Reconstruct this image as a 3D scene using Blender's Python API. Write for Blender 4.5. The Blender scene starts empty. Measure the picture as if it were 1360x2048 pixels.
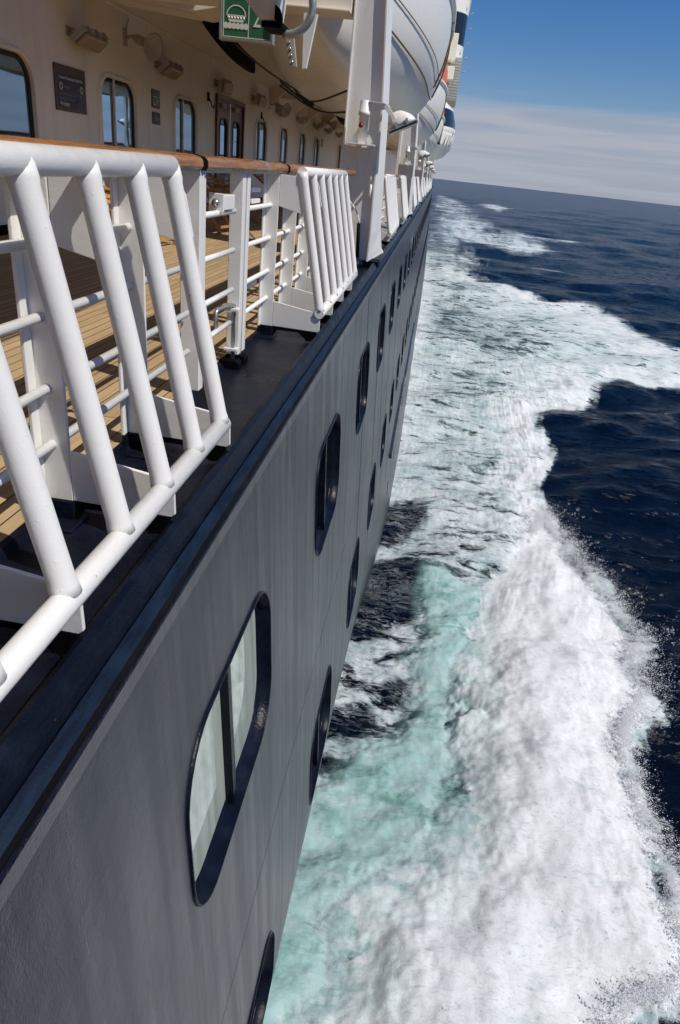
import bpy, bmesh, math, random
import numpy as np
from mathutils import Vector, Matrix
random.seed(7); rng = np.random.default_rng(11)
R = math.radians
scene = bpy.context.scene
COL = scene.collection

# ------------------------------------------------------------------ camera, sky, sun, exposure
cam = bpy.data.cameras.new('camera'); camo = bpy.data.objects.new('camera', cam); COL.objects.link(camo)
cam.sensor_fit = 'VERTICAL'; cam.sensor_height = 36.0; cam.lens = 23.99
cam.clip_start = 0.05; cam.clip_end = 60000
camo.matrix_world = Matrix(((0.98656672, -0.14698615, 0.07128238, 0), (0.1292374, 0.43537508, -0.89092437, 0),
                            (0.09991898, 0.88816868, 0.44852267, 0), (0, 0, 0, 1)))
scene.camera = camo
SUN_EL, SUN_AZ = 52.0, 21.0            # elevation; azimuth from +X towards -Y
sd = Vector((math.cos(R(SUN_EL))*math.cos(R(SUN_AZ)), -math.cos(R(SUN_EL))*math.sin(R(SUN_AZ)), math.sin(R(SUN_EL))))
sl = bpy.data.lights.new('sun', 'SUN'); sl.energy = 3.9; sl.angle = R(0.5); sl.color = (1, 0.95, 0.865)
so = bpy.data.objects.new('sun', sl); COL.objects.link(so); so.rotation_euler = sd.to_track_quat('Z', 'Y').to_euler()
world = bpy.data.worlds.new('World'); scene.world = world; world.use_nodes = True
wn, wl = world.node_tree.nodes, world.node_tree.links
SKY = 0.085
def wnode(t, **k):
    n = wn.new(t)
    for a, b in k.items(): setattr(n, a, b)
    return n
sky = wnode('ShaderNodeTexSky', sky_type='NISHITA', sun_disc=False, sun_elevation=R(SUN_EL), sun_rotation=R(90+SUN_AZ), air_density=1.0, dust_density=0.3, ozone_density=2.5)
tc = wnode('ShaderNodeTexCoord'); sep = wnode('ShaderNodeSeparateXYZ'); wl.new(tc.outputs['Generated'], sep.inputs[0])
mp = wnode('ShaderNodeMapping'); mp.inputs['Scale'].default_value = (2.0, 2.0, 46); wl.new(tc.outputs['Generated'], mp.inputs['Vector'])
cn = wnode('ShaderNodeTexNoise'); cn.inputs['Scale'].default_value = 1.6; cn.inputs['Detail'].default_value = 7; cn.inputs['Roughness'].default_value = 0.55
wl.new(mp.outputs[0], cn.inputs['Vector'])
def wmath(op, a, b=None, clamp=False):
    n = wnode('ShaderNodeMath', operation=op, use_clamp=clamp)
    for i, v in enumerate((a, b)):
        if v is None: continue
        if isinstance(v, (int, float)): n.inputs[i].default_value = v
        else: wl.new(v, n.inputs[i])
    return n.outputs[0]
elev = sep.outputs['Z']
band = wnode('ShaderNodeMapRange', interpolation_type='SMOOTHSTEP'); band.inputs['From Min'].default_value = 0.101; band.inputs['From Max'].default_value = 0.078
band.inputs['To Min'].default_value = 0; band.inputs['To Max'].default_value = 1
wob = wmath('MULTIPLY_ADD', cn.outputs[0], 0.06); wn[-1].inputs[2].default_value = -0.03
wl.new(wmath('ADD', elev, wob), band.inputs['Value'])
cdet = wnode('ShaderNodeMapRange', interpolation_type='SMOOTHSTEP'); cdet.inputs['From Min'].default_value = 0.36; cdet.inputs['From Max'].default_value = 0.60
cdet.inputs['To Min'].default_value = 0.50; cdet.inputs['To Max'].default_value = 1.0
wl.new(cn.outputs[0], cdet.inputs['Value'])
cden = wnode('ShaderNodeMath', operation='MULTIPLY_ADD'); wl.new(cdet.outputs[0], cden.inputs[0]); cden.inputs[1].default_value = 0.4; cden.inputs[2].default_value = 0.6
cmask = wmath('MULTIPLY', band.outputs[0], cden.outputs[0])
skysat = wnode('ShaderNodeHueSaturation'); skysat.inputs['Saturation'].default_value = 1.38; skysat.inputs['Value'].default_value = 0.86
tint = wnode('ShaderNodeMixRGB', blend_type='MULTIPLY'); tint.inputs['Fac'].default_value = 1; tint.inputs['Color2'].default_value = (1.0, 0.985, 1.13, 1); wl.new(sky.outputs[0], tint.inputs['Color1']); wl.new(tint.outputs[0], skysat.inputs['Color'])
ccol = wnode('ShaderNodeMixRGB'); ccol.inputs['Color1'].default_value = (0.24/SKY, 0.315/SKY, 0.44/SKY, 1); ccol.inputs['Color2'].default_value = (0.41/SKY, 0.435/SKY, 0.51/SKY, 1)
wl.new(cdet.outputs[0], ccol.inputs['Fac'])
cmix = wnode('ShaderNodeMixRGB'); wl.new(cmask, cmix.inputs['Fac']); wl.new(skysat.outputs[0], cmix.inputs['Color1']); wl.new(ccol.outputs[0], cmix.inputs['Color2'])
bg = wn['Background']; wl.new(cmix.outputs[0], bg.inputs['Color']); bg.inputs['Strength'].default_value = SKY
scene.view_settings.view_transform = 'Standard'; scene.view_settings.look = 'None'; scene.view_settings.exposure = 0.0
scene.view_settings.gamma = 1
scene.render.engine = 'CYCLES'
scene.cycles.max_bounces = 8; scene.cycles.diffuse_bounces = 6; scene.cycles.glossy_bounces = 3
scene.cycles.caustics_reflective = False; scene.cycles.caustics_refractive = False
scene.cycles.use_denoising = True

# ------------------------------------------------------------------ materials
MATS = {}
class NT:
    def __init__(s, name):
        s.m = bpy.data.materials.new(name); s.m.use_nodes = True; s.t = s.m.node_tree; s.n = s.t.nodes; s.l = s.t.links
        s.b = s.n['Principled BSDF']; s.out = s.n['Material Output']; MATS[name] = s.m
        s.pos = s.n.new('ShaderNodeNewGeometry').outputs['Position']
    def math(s, op, a, b=None, c=None, clamp=False):
        n = s.n.new('ShaderNodeMath'); n.operation = op; n.use_clamp = clamp
        for i, v in enumerate((a, b, c)):
            if v is None: continue
            if isinstance(v, (int, float)): n.inputs[i].default_value = v
            else: s.l.new(v, n.inputs[i])
        return n.outputs[0]
    def scale(s, vec, sc, loc=(0, 0, 0)):
        n = s.n.new('ShaderNodeMapping'); n.inputs['Scale'].default_value = sc; n.inputs['Location'].default_value = loc; s.l.new(vec, n.inputs['Vector']); return n.outputs[0]
    def noise(s, vec, scale, detail=4, rough=0.55, dist=0.0, typ='FBM', lac=2.0):
        n = s.n.new('ShaderNodeTexNoise'); n.noise_type = typ; s.l.new(vec, n.inputs['Vector'])
        n.inputs['Scale'].default_value = scale; n.inputs['Detail'].default_value = detail; n.inputs['Roughness'].default_value = rough
        n.inputs['Distortion'].default_value = dist; n.inputs['Lacunarity'].default_value = lac
        return n.outputs['Fac']
    def voro(s, vec, scale, feat='F1'):
        n = s.n.new('ShaderNodeTexVoronoi'); n.feature = feat; s.l.new(vec, n.inputs['Vector']); n.inputs['Scale'].default_value = scale; return n.outputs['Distance']
    def ss(s, v, a, b, c=0.0, d=1.0):
        n = s.n.new('ShaderNodeMapRange'); n.interpolation_type = 'SMOOTHSTEP'
        for k, x in zip(('From Min', 'From Max', 'To Min', 'To Max'), (a, b, c, d)): n.inputs[k].default_value = x
        s.l.new(v, n.inputs['Value']); return n.outputs[0]
    def mix(s, f, a, b):
        n = s.n.new('ShaderNodeMixRGB')
        for i, v in zip(('Fac', 'Color1', 'Color2'), (f, a, b)):
            if isinstance(v, (int, float)): n.inputs[i].default_value = v
            elif isinstance(v, tuple): n.inputs[i].default_value = v if len(v) == 4 else v+(1,)
            else: s.l.new(v, n.inputs[i])
        return n.outputs[0]
    def bump(s, h, strength=0.3, dist=0.01):
        n = s.n.new('ShaderNodeBump'); n.inputs['Strength'].default_value = strength; n.inputs['Distance'].default_value = dist; s.l.new(h, n.inputs['Height']); return n.outputs[0]
    def set(s, **k):
        for a, v in k.items():
            a = a.replace('_', ' ')
            if hasattr(v, 'is_linked'): s.l.new(v, s.b.inputs[a])
            else: s.b.inputs[a].default_value = v if not (isinstance(v, tuple) and len(v) == 3) else v+(1,)
        return s.m

def mat_simple(name, col, rough=0.5, metal=0.0, var=0.12, vs=6, bump=0.0, bs=60, spec=0.5):
    t = NT(name); n = t.noise(t.pos, vs, 5, 0.6)
    a = tuple(c*(1-var) for c in col); b = tuple(min(1, c*(1+var)) for c in col)
    t.set(Base_Color=t.mix(n, a, b), Roughness=t.ss(n, 0.3, 0.7, max(0.03, rough-0.08), min(1, rough+0.08)), Metallic=metal, Specular_IOR_Level=spec)
    if bump: t.set(Normal=t.bump(t.noise(t.pos, bs, 3, 0.5), bump, 0.004))
    return t.m

def mk_white(name, col, rough, blister=0.5, dirt=0.25, spots=True):
    t = NT(name)
    orange = t.noise(t.pos, 210 if spots else 8, 2, 0.5); soft = t.noise(t.pos, 26, 4, 0.6)
    v = t.voro(t.pos, 23); blob = t.ss(v, 0.10, 0.02)
    h = t.math('ADD', t.math('MULTIPLY', orange, 0.35), t.math('ADD', t.math('MULTIPLY', soft, 0.8), t.math('MULTIPLY', blob, blister)))
    d = t.noise(t.scale(t.pos, (3, 3, 1.2)), 2.2, 8, 0.7); dm = t.ss(d, 0.52, 0.78, 0, dirt)
    spk = t.ss(t.voro(t.pos, 9), 0.035, 0.015, 0, 0.7)
    c = t.mix(dm, col, (0.52, 0.44, 0.33)); c = t.mix(spk, c, (0.42, 0.24, 0.10)) if spots else c
    t.set(Base_Color=c, Roughness=t.ss(soft, 0.3, 0.7, rough-0.06, rough+0.08), Normal=t.bump(h, 0.5, 0.0022))
    return t.m
mk_white('white_paint', (0.82, 0.80, 0.76), 0.34)
mk_white('boat_white', (0.86, 0.84, 0.79), 0.32, 0.0, 0.0, False)
t = NT('wall_paint')
n1 = t.noise(t.scale(t.pos, (1, 1.4, 0.25)), 1.5, 8, 0.65); n2 = t.noise(t.scale(t.pos, (1, 9, 0.5)), 1.0, 4, 0.6)
c = t.mix(t.ss(n1, 0.45, 0.8, 0, 0.4), (0.93, 0.87, 0.75), (0.72, 0.61, 0.46)); c = t.mix(t.ss(n2, 0.5, 0.75, 0, 0.18), c, (0.4, 0.36, 0.31))
t.set(Base_Color=c, Roughness=0.45, Normal=t.bump(t.noise(t.pos, 3.5, 3, 0.5), 0.25, 0.02))
mat_simple('ceiling_paint', (0.84, 0.76, 0.64), 0.5, var=0.12, vs=2.5)
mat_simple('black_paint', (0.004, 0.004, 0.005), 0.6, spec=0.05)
mat_simple('black_rubber', (0.012, 0.012, 0.013), 0.6)
mat_simple('galvanised', (0.42, 0.43, 0.43), 0.42, 0.7, 0.25, 30)
mat_simple('chrome', (0.6, 0.58, 0.52), 0.2, 0.9, 0.15, 40)
mat_simple('lamp_diffuser', (0.42, 0.33, 0.21), 0.35, var=0.15, vs=9)
mat_simple('lamp_body', (0.45, 0.42, 0.37), 0.5, var=0.2, vs=9)
mat_simple('sign_green', (0.035, 0.155, 0.08), 0.4, var=0.1)
mat_simple('sign_navy', (0.022, 0.027, 0.055), 0.45, var=0.1)
mat_simple('sign_brown', (0.10, 0.07, 0.055), 0.5)
mat_simple('lettering', (0.80, 0.80, 0.74), 0.5, var=0.05)
mat_simple('lettering_gold', (0.55, 0.50, 0.36), 0.5, var=0.05)
mat_simple('lettering_dim', (0.27, 0.27, 0.30), 0.5, var=0.05)
mat_simple('red_paint', (0.20, 0.008, 0.012), 0.45)
mat_simple('orange_canopy', (0.75, 0.16, 0.04), 0.45, var=0.08)
mat_simple('rope', (0.10, 0.075, 0.045), 0.8, var=0.3, vs=40)
mat_simple('cable', (0.02, 0.018, 0.016), 0.6)
mat_simple('tender_navy', (0.012, 0.016, 0.028), 0.2)
mat_simple('louvre', (0.50, 0.50, 0.47), 0.5, var=0.05)
t = NT('navy_paint')
n = t.noise(t.pos, 7, 7, 0.65); f = t.noise(t.pos, 95, 3, 0.6)
c = t.mix(t.ss(n, 0.42, 0.7), (0.004, 0.0055, 0.012), (0.008, 0.011, 0.022)); c = t.mix(t.ss(t.voro(t.pos, 13), 0.05, 0.02, 0, 0.5), c, (0.12, 0.13, 0.15))
c = t.mix(t.ss(t.noise(t.pos, 31, 5, 0.7), 0.70, 0.76, 0, 0.8), c, (0.13, 0.055, 0.02))
t.set(Base_Color=c, Specular_IOR_Level=0.18, Roughness=t.ss(n, 0.35, 0.7, 0.26, 0.42), Normal=t.bump(t.math('ADD', f, t.math('MULTIPLY', n, 2.5)), 0.45, 0.004))
t = NT('blue_strip')
n = t.noise(t.scale(t.pos, (8, 1.5, 8)), 5, 7, 0.65)
t.set(Base_Color=t.mix(t.ss(n, 0.35, 0.65), (0.004, 0.008, 0.019), (0.009, 0.018, 0.036)), Roughness=0.45, Specular_IOR_Level=0.2, Normal=t.bump(t.noise(t.pos, 120, 3, 0.6), 0.3, 0.003))
def mk_hull(name, worn):
    t = NT(name)
    op = t.noise(t.pos, 150, 3, 0.6); big = t.noise(t.pos, 1.1, 5, 0.55)
    st = t.noise(t.scale(t.pos, (3, 5.5, 0.22)), 2.0, 6, 0.65); st2 = t.noise(t.scale(t.pos, (3, 26, 0.5)), 1.0, 4, 0.6)
    c = t.mix(t.ss(st, 0.25, 0.80), (0.018, 0.022, 0.033), (0.031, 0.037, 0.048)); c = t.mix(t.ss(st2, 0.45, 0.8, 0, 0.12), c, (0.080, 0.088, 0.098))
    pit = t.ss(t.noise(t.scale(t.pos, (1, 1, 0.45)), 46, 2, 0.5), 0.66, 0.72, 0, 0.8); c = t.mix(pit, c, (0.012, 0.014, 0.028))
    drip = t.ss(t.noise(t.scale(t.pos, (1, 1, 0.16)), 34, 2, 0.5), 0.69, 0.74, 0, 0.7); c = t.mix(drip, c, (0.012, 0.014, 0.024))
    grain = t.noise(t.pos, 130, 3, 0.7); c = t.mix(t.ss(grain, 0.35, 0.65, 0.45, 0.0), c, (0.012, 0.014, 0.021)); c = t.mix(t.ss(big, 0.62, 0.36, 0, 0.55), c, (0.016, 0.019, 0.028))
    if worn:
        w = t.ss(t.noise(t.pos, 42, 5, 0.7), 0.60, 0.70, 0, 0.9); c = t.mix(0.30, c, (0.17, 0.175, 0.18)); c = t.mix(w, c, (0.02, 0.022, 0.035))
        c = t.mix(t.ss(t.noise(t.pos, 5, 5, 0.6), 0.66, 0.72, 0, 0.7), c, (0.20, 0.10, 0.04))
    h = t.math('ADD', t.math('MULTIPLY', op, 1.0), t.math('MULTIPLY', big, 16.0))
    t.set(Base_Color=c, Roughness=t.ss(st, 0.3, 0.7, 0.27, 0.42), Specular_IOR_Level=1.0, Normal=t.bump(h, 0.45, 0.003))
    return t.m
mk_hull('hull_paint', False); mk_hull('worn_strake', True)
def mk_glass(name, tint, rough, refl):
    t = NT(name); g = t.n.new('ShaderNodeBsdfGlossy'); g.inputs['Roughness'].default_value = rough; g.inputs['Color'].default_value = tint+(1,)
    wob = t.bump(t.noise(t.pos, 1.8, 2, 0.4), 0.06, 0.02); t.l.new(wob, g.inputs['Normal'])
    t.set(Base_Color=(0.010, 0.016, 0.017), Roughness=0.05, Normal=wob)
    lw = t.n.new('ShaderNodeFresnel'); lw.inputs['IOR'].default_value = 1.5
    ms = t.n.new('ShaderNodeMixShader'); t.l.new(t.math('ADD', lw.outputs[0], refl, clamp=True), ms.inputs[0])
    t.l.new(t.b.outputs[0], ms.inputs[1]); t.l.new(g.outputs[0], ms.inputs[2]); t.l.new(ms.outputs[0], t.out.inputs['Surface'])
mk_glass('window_glass', (0.34, 0.50, 0.66), 0.01, 0.50); mk_glass('porthole_glass', (0.55, 0.64, 0.60), 0.015, 0.30)
t = NT('curtained_glass')
cw = t.noise(t.scale(t.pos, (1, 9, .6)), 1.6, 4, .6)
t.set(Base_Color=t.mix(t.ss(cw, .3, .7), (0.36, 0.43, 0.37), (0.55, 0.61, 0.53)), Roughness=0.55, Coat_Weight=1.0, Coat_Roughness=0.02, Coat_IOR=1.6)
t = NT('teak_deck')
sx = t.n.new('ShaderNodeSeparateXYZ'); t.l.new(t.pos, sx.inputs[0])
PW = 0.068
u = t.math('DIVIDE', sx.outputs['X'], PW); fu = t.math('FRACT', t.math('ADD', u, 100.0)); iu = t.math('FLOOR', u)
wnz = t.n.new('ShaderNodeTexWhiteNoise'); wnz.noise_dimensions = '1D'; t.l.new(iu, wnz.inputs['W'])
caulk = t.math('LESS_THAN', fu, 0.075)
vy = t.math('FRACT', t.math('ADD', t.math('DIVIDE', sx.outputs['Y'], 1.9), t.math('MULTIPLY', wnz.outputs[0], 7.3))); butt = t.math('LESS_THAN', vy, 0.0025)
wn2 = t.n.new('ShaderNodeTexWhiteNoise'); wn2.noise_dimensions = '2D'
cb = t.n.new('ShaderNodeCombineXYZ'); t.l.new(iu, cb.inputs[0]); t.l.new(t.math('FLOOR', t.math('ADD', t.math('DIVIDE', sx.outputs['Y'], 1.9), t.math('MULTIPLY', wnz.outputs[0], 7.3))), cb.inputs[1]); t.l.new(cb.outputs[0], wn2.inputs['Vector'])
gr = t.noise(t.scale(t.pos, (55, 2.2, 1)), 1.3, 6, 0.65); st = t.noise(t.pos, 1.7, 6, 0.65)
c = t.mix(wn2.outputs[0], (0.41, 0.285, 0.15), (0.55, 0.40, 0.225)); c = t.mix(t.ss(gr, 0.35, 0.75, 0, 0.5), c, (0.26, 0.155, 0.075)); c = t.mix(t.ss(st, 0.5, 0.8, 0, 0.35), c, (0.38, 0.27, 0.17))
c = t.mix(t.math('MAXIMUM', caulk, butt), c, (0.012, 0.010, 0.009))
t.set(Base_Color=c, Roughness=0.7, Specular_IOR_Level=0.25)
t = NT('varnished_wood')
gr = t.noise(t.scale(t.pos, (30, 1.6, 30)), 1.6, 7, 0.65, 0.4); w = t.noise(t.scale(t.pos, (6, 2, 6)), 5, 8, 0.7)
c = t.mix(t.ss(gr, 0.3, 0.7), (0.18, 0.062, 0.015), (0.42, 0.18, 0.05)); c = t.mix(t.ss(w, 0.62, 0.70, 0, 0.85), c, (0.52, 0.33, 0.14)); c = t.mix(t.ss(w, 0.40, 0.28, 0, 0.6), c, (0.08, 0.025, 0.01))
t.set(Base_Color=c, Roughness=t.ss(w, 0.4, 0.7, 0.22, 0.5), Normal=t.bump(gr, 0.2, 0.003))
t = NT('door_wood'); gr = t.noise(t.scale(t.pos, (20, 12, 1)), 2, 6, 0.6)
t.set(Base_Color=t.mix(t.ss(gr, 0.3, 0.7), (0.11, 0.032, 0.013), (0.20, 0.066, 0.028)), Roughness=0.35)
t = NT('chair_teak'); gr = t.noise(t.scale(t.pos, (25, 25, 8)), 2, 6, 0.6)
t.set(Base_Color=t.mix(t.ss(gr, 0.3, 0.7), (0.36, 0.16, 0.045), (0.62, 0.31, 0.09)), Roughness=0.5)

# ------------------------------------------------------------------ mesh helpers
class MB:
    def __init__(s): s.v = []; s.f = []; s.sm = []
    def add(s, vs, fs, smooth=False):
        o = len(s.v); s.v += [tuple(p) for p in vs]; s.f += [tuple(i+o for i in f) for f in fs]; s.sm += [smooth]*len(fs); return s
    def box(s, x0, x1, y0, y1, z0, z1):
        vs = [(x, y, z) for x in (x0, x1) for y in (y0, y1) for z in (z0, z1)]
        return s.add(vs, [(0, 1, 3, 2), (4, 6, 7, 5), (0, 4, 5, 1), (2, 3, 7, 6), (0, 2, 6, 4), (1, 5, 7, 3)])
    def obox(s, c, ax, ay, az):      # oriented box: centre and three half axes
        c, ax, ay, az = map(Vector, (c, ax, ay, az))
        vs = [c+ax*i+ay*j+az*k for i in (-1, 1) for j in (-1, 1) for k in (-1, 1)]
        return s.add(vs, [(0, 1, 3, 2), (4, 6, 7, 5), (0, 4, 5, 1), (2, 3, 7, 6), (0, 2, 6, 4), (1, 5, 7, 3)])
    def tube(s, pts, r, n=12, cap=True):
        pts = [Vector(p) for p in pts]; rs = r if isinstance(r, (list, tuple)) else [r]*len(pts)
        vs = []; fs = []; up = None
        for i, p in enumerate(pts):
            d = ((pts[min(i+1, len(pts)-1)]-p).normalized()+(p-pts[max(i-1, 0)]).normalized()).normalized()
            if up is None: up = Vector((0, 0, 1)) if abs(d.z) < 0.9 else Vector((0, 1, 0))
            a = d.cross(up).normalized(); b = a.cross(d).normalized(); up = b
            for k in range(n):
                q = 2*math.pi*k/n; vs.append(p+(a*math.cos(q)+b*math.sin(q))*rs[i])
        for i in range(len(pts)-1):
            for k in range(n):
                fs.append((i*n+k, i*n+(k+1) % n, (i+1)*n+(k+1) % n, (i+1)*n+k))
        s.add(vs, fs, True)
        if cap:
            o = len(s.v)-len(vs); s.f += [tuple(o+k for k in range(n)), tuple(o+(len(pts)-1)*n+k for k in reversed(range(n)))]; s.sm += [False, False]
        return s
    def prism(s, poly, axis, a, b):  # extrude 2-D polygon along axis ('x','y','z')
        def P(u, v, w): return {'x': (w, u, v), 'y': (u, w, v), 'z': (u, v, w)}[axis]
        n = len(poly); vs = [P(u, v, a) for u, v in poly]+[P(u, v, b) for u, v in poly]
        return s.add(vs, [tuple(range(n)), tuple(reversed(range(n, 2*n)))]+[(i, (i+1) % n, n+(i+1) % n, n+i) for i in range(n)])
    def lathe(s, base, axis, prof, n=20):   # prof: (radius, height)
        base = Vector(base); d = Vector(axis).normalized(); u = d.orthogonal().normalized(); w = d.cross(u); vs = []; fs = []
        for r, h in prof:
            for k in range(n):
                q = 2*math.pi*k/n; vs.append(base+d*h+(u*math.cos(q)+w*math.sin(q))*r)
        for i in range(len(prof)-1):
            for k in range(n): fs.append((i*n+k, i*n+(k+1) % n, (i+1)*n+(k+1) % n, (i+1)*n+k))
        fs += [tuple(range(n)), tuple((len(prof)-1)*n+k for k in reversed(range(n)))]
        return s.add(vs, fs, True)
    def build(s, name, mat, parent=None, bevel=0.0, origin=None):
        me = bpy.data.meshes.new(name)
        if origin is not None: o = Vector(origin); vv = [tuple(Vector(p)-o) for p in s.v]
        else: vv = s.v
        me.from_pydata(vv, [], s.f); me.polygons.foreach_set('use_smooth', s.sm)
        bm = bmesh.new(); bm.from_mesh(me); bmesh.ops.recalc_face_normals(bm, faces=bm.faces); bm.to_mesh(me); bm.free(); me.update()
        me.materials.append(MATS[mat]); ob = bpy.data.objects.new(name, me); COL.objects.link(ob)
        if origin is not None: ob.location = origin
        if parent is not None: ob.parent = parent
        if bevel:
            m = ob.modifiers.new('bevel', 'BEVEL'); m.width = bevel; m.segments = 2; m.limit_method = 'ANGLE'; m.angle_limit = R(40)
        return ob
def tag(o, label, cat, group=None):
    o['label'] = label; o['category'] = cat
    if group: o['group'] = group
    return o
def thing(name, loc, label, cat, group=None):
    o = bpy.data.objects.new(name, None); COL.objects.link(o); o.location = loc; o.empty_display_size = 0.1
    return tag(o, label, cat, group)
def structure(o): o['kind'] = 'structure'; return o
def copy_tree(o, parent=None):
    c = o.copy(); COL.objects.link(c); c.parent = parent
    for ch in list(o.children): copy_tree(ch, c)
    return c
def dup(root, off, label):
    c = copy_tree(root); c.location = Vector(root.location)+Vector(off); c['label'] = label; return c
def text(body, size, mat, parent, name='lettering', align='LEFT', m=Matrix(), width=1.0, ext=0.001):
    cu = bpy.data.curves.new(name, 'FONT'); cu.body = body; cu.size = size; cu.align_x = align; cu.extrude = ext; cu.resolution_u = 3; cu.space_character = 1.0
    tmp = bpy.data.objects.new(name, cu); COL.objects.link(tmp); bpy.context.view_layer.update()
    me = bpy.data.meshes.new_from_object(tmp.evaluated_get(bpy.context.evaluated_depsgraph_get())); bpy.data.objects.remove(tmp)
    me.transform(m @ Matrix.Diagonal((width, 1, 1, 1))); me.materials.clear(); me.materials.append(MATS[mat])
    ob = bpy.data.objects.new(name, me); COL.objects.link(ob); ob.parent = parent; return ob
def rrect(y0, y1, z0, z1, r, n=7):      # rounded rectangle outline, counter-clockwise in (y, z)
    out = []
    for cy, cz, a0 in ((y1-r, z1-r, 0), (y0+r, z1-r, 90), (y0+r, z0+r, 180), (y1-r, z0+r, 270)):
        for k in range(n+1):
            q = R(a0+90*k/n); out.append((cy+r*math.cos(q), cz+r*math.sin(q)))
    return out

# ------------------------------------------------------------------ the sea
ZW = -9.5
def perlin(x, y, seed=0):
    xi = np.floor(x).astype(np.int64); yi = np.floor(y).astype(np.int64); xf = x-xi; yf = y-yi
    def g(ix, iy):
        h = (ix*374761393+iy*668265263+seed*974634777) & 0xffffffff
        h = ((h ^ (h >> 13))*1274126177) & 0xffffffff; h = h ^ (h >> 16)
        a = (h & 0xffff)/65536.0*2*np.pi; return np.cos(a), np.sin(a)
    u = xf*xf*xf*(xf*(xf*6-15)+10); v = yf*yf*yf*(yf*(yf*6-15)+10); r = []
    for dx in (0, 1):
        for dy in (0, 1):
            gx, gy = g(xi+dx, yi+dy); r.append(gx*(xf-dx)+gy*(yf-dy))
    return (r[0]*(1-v)+r[1]*v)*(1-u)+(r[2]*(1-v)+r[3]*v)*u
def fbm(x, y, oct=5, gain=0.5, seed=0, billow=False):
    s = np.zeros_like(x); a = 1.0
    for o in range(oct):
        p = perlin(x*2**o+o*17.3, y*2**o-o*9.1, seed+o)
        s += a*(np.abs(p)*1.6-0.4 if billow else p); a *= gain
    return s
def sdist(x, y, poly):      # signed distance, positive inside
    d = np.full(x.shape, 1e18); ins = np.zeros(x.shape, bool); n = len(poly)
    for i in range(n):
        ax, ay = poly[i]; bx, by = poly[(i+1) % n]; ex, ey = bx-ax, by-ay
        t = np.clip(((x-ax)*ex+(y-ay)*ey)/(ex*ex+ey*ey+1e-12), 0, 1)
        d = np.minimum(d, (x-ax-t*ex)**2+(y-ay-t*ey)**2)
        if ay != by: ins ^= ((ay > y) != (by > y)) & (x < (bx-ax)*(y-ay)/(by-ay)+ax)
    d = np.sqrt(d); return np.where(ins, d, -d)
def sst(v, a, b):
    t = np.clip((v-a)/(b-a), 0, 1); return t*t*(3-2*t)
WAKE = [(-0.67,565.75),(5.39,481.99),(14.79,384.77),(16.33,255.58),(17.67,198.15),(10.05,153.87),(6.82,136.27),(7.29,102.34),(5.25,86.14),(8.14,78.09),(10.76,73.17),(12.79,70.08),(17.07,74.97),(16.63,64.79),(18.15,58.12),(19.48,53.52),(21.74,48.12),(18.22,41.12),(16.07,42.43),(14.13,41.80),(12.78,42.25),(11.02,40.24),(9.58,35.19),(8.51,33.46),(7.60,33.86),(6.55,33.39),(6.30,30.61),(6.59,28.11),(6.33,25.75),(5.69,24.02),(5.12,23.13),(5.13,20.70),(4.94,20.45),(5.25,18.86),(5.55,17.19),(5.94,15.78),(6.26,14.45),(6.14,13.73),(5.87,13.11),(5.89,12.11),(5.37,11.24),(5.11,10.37),(5.13,9.30),(5.12,8.47),(5.11,7.57),(5.07,7.08),(5.16,6.65),(5.01,6.28),(4.64,5.95),(4.03,5.65),(3.82,5.26),(3.10,4.03),(2.4,1.5),(-3,1.5),(-3,60),(-2,565)]
PILE = [(2.66,15.69),(3.25,16.51),(4.35,18.89),(4.94,20.45),(5.25,18.86),(5.55,17.19),(5.94,15.78),(6.26,14.45),(6.14,13.73),(5.87,13.11),(5.89,12.11),(5.37,11.24),(5.11,10.37),(5.13,9.30),(5.12,8.47),(5.11,7.57),(5.07,7.08),(5.16,6.65),(5.01,6.28),(4.64,5.95),(4.03,5.65),(3.82,5.26),(3.10,4.03),(2.4,1.5),(0.2,1.5),(0.28,3.56),(0.18,4.78),(-0.01,5.80),(0.27,6.44),(1.20,7.29),(1.80,8.16),(1.78,9.73),(2.01,11.16),(2.18,13.26)]
AQUA = [(1.19,15.90),(2.68,16.08),(3.17,15.47),(2.31,13.69),(2.22,12.71),(2.21,11.21),(1.83,10.00),(1.76,8.16),(1.20,7.12),(0.71,6.45),(0.19,6.43),(-0.03,5.94),(0.09,5.16),(-0.03,4.68),(0.06,3.52),(-1.5,3.42),(-1.5,7.27),(-0.47,8.85),(0.09,9.59),(0.81,10.29),(1.16,11.74),(1.02,12.95)]
HOLES = [([(-0.24,19.63),(0.78,20.36),(0.99,18.80),(0.44,17.34),(-0.8,16.51),(-1.2,18)],0.5),([(-1.2,15.95),(1.33,16.20),(1.40,14.97),(0.87,13.71),(-0.02,12.86),(-1.2,12.00),(-1.6,14.19)],0.5),
 ([(-0.18,11.65),(1.05,11.88),(0.96,11.40),(0.02,11.26)],0.25),([(-0.97,10.51),(0.15,10.93),(0.64,10.53),(0.25,9.82),(-0.94,9.32)],0.35),
 ([(1.43,65.55),(4.50,74.13),(5.57,65.92),(3.42,49.72),(1.00,43.49),(0.74,50.71)],2.0),([(5.35,88.72),(8.54,76.55),(4.20,72.78),(1.93,74.44)],2.5),([(1.75,134.45),(8.15,118.33),(13.74,111.06),(7.77,88.65),(2.96,91.53)],5.0)]
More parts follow.
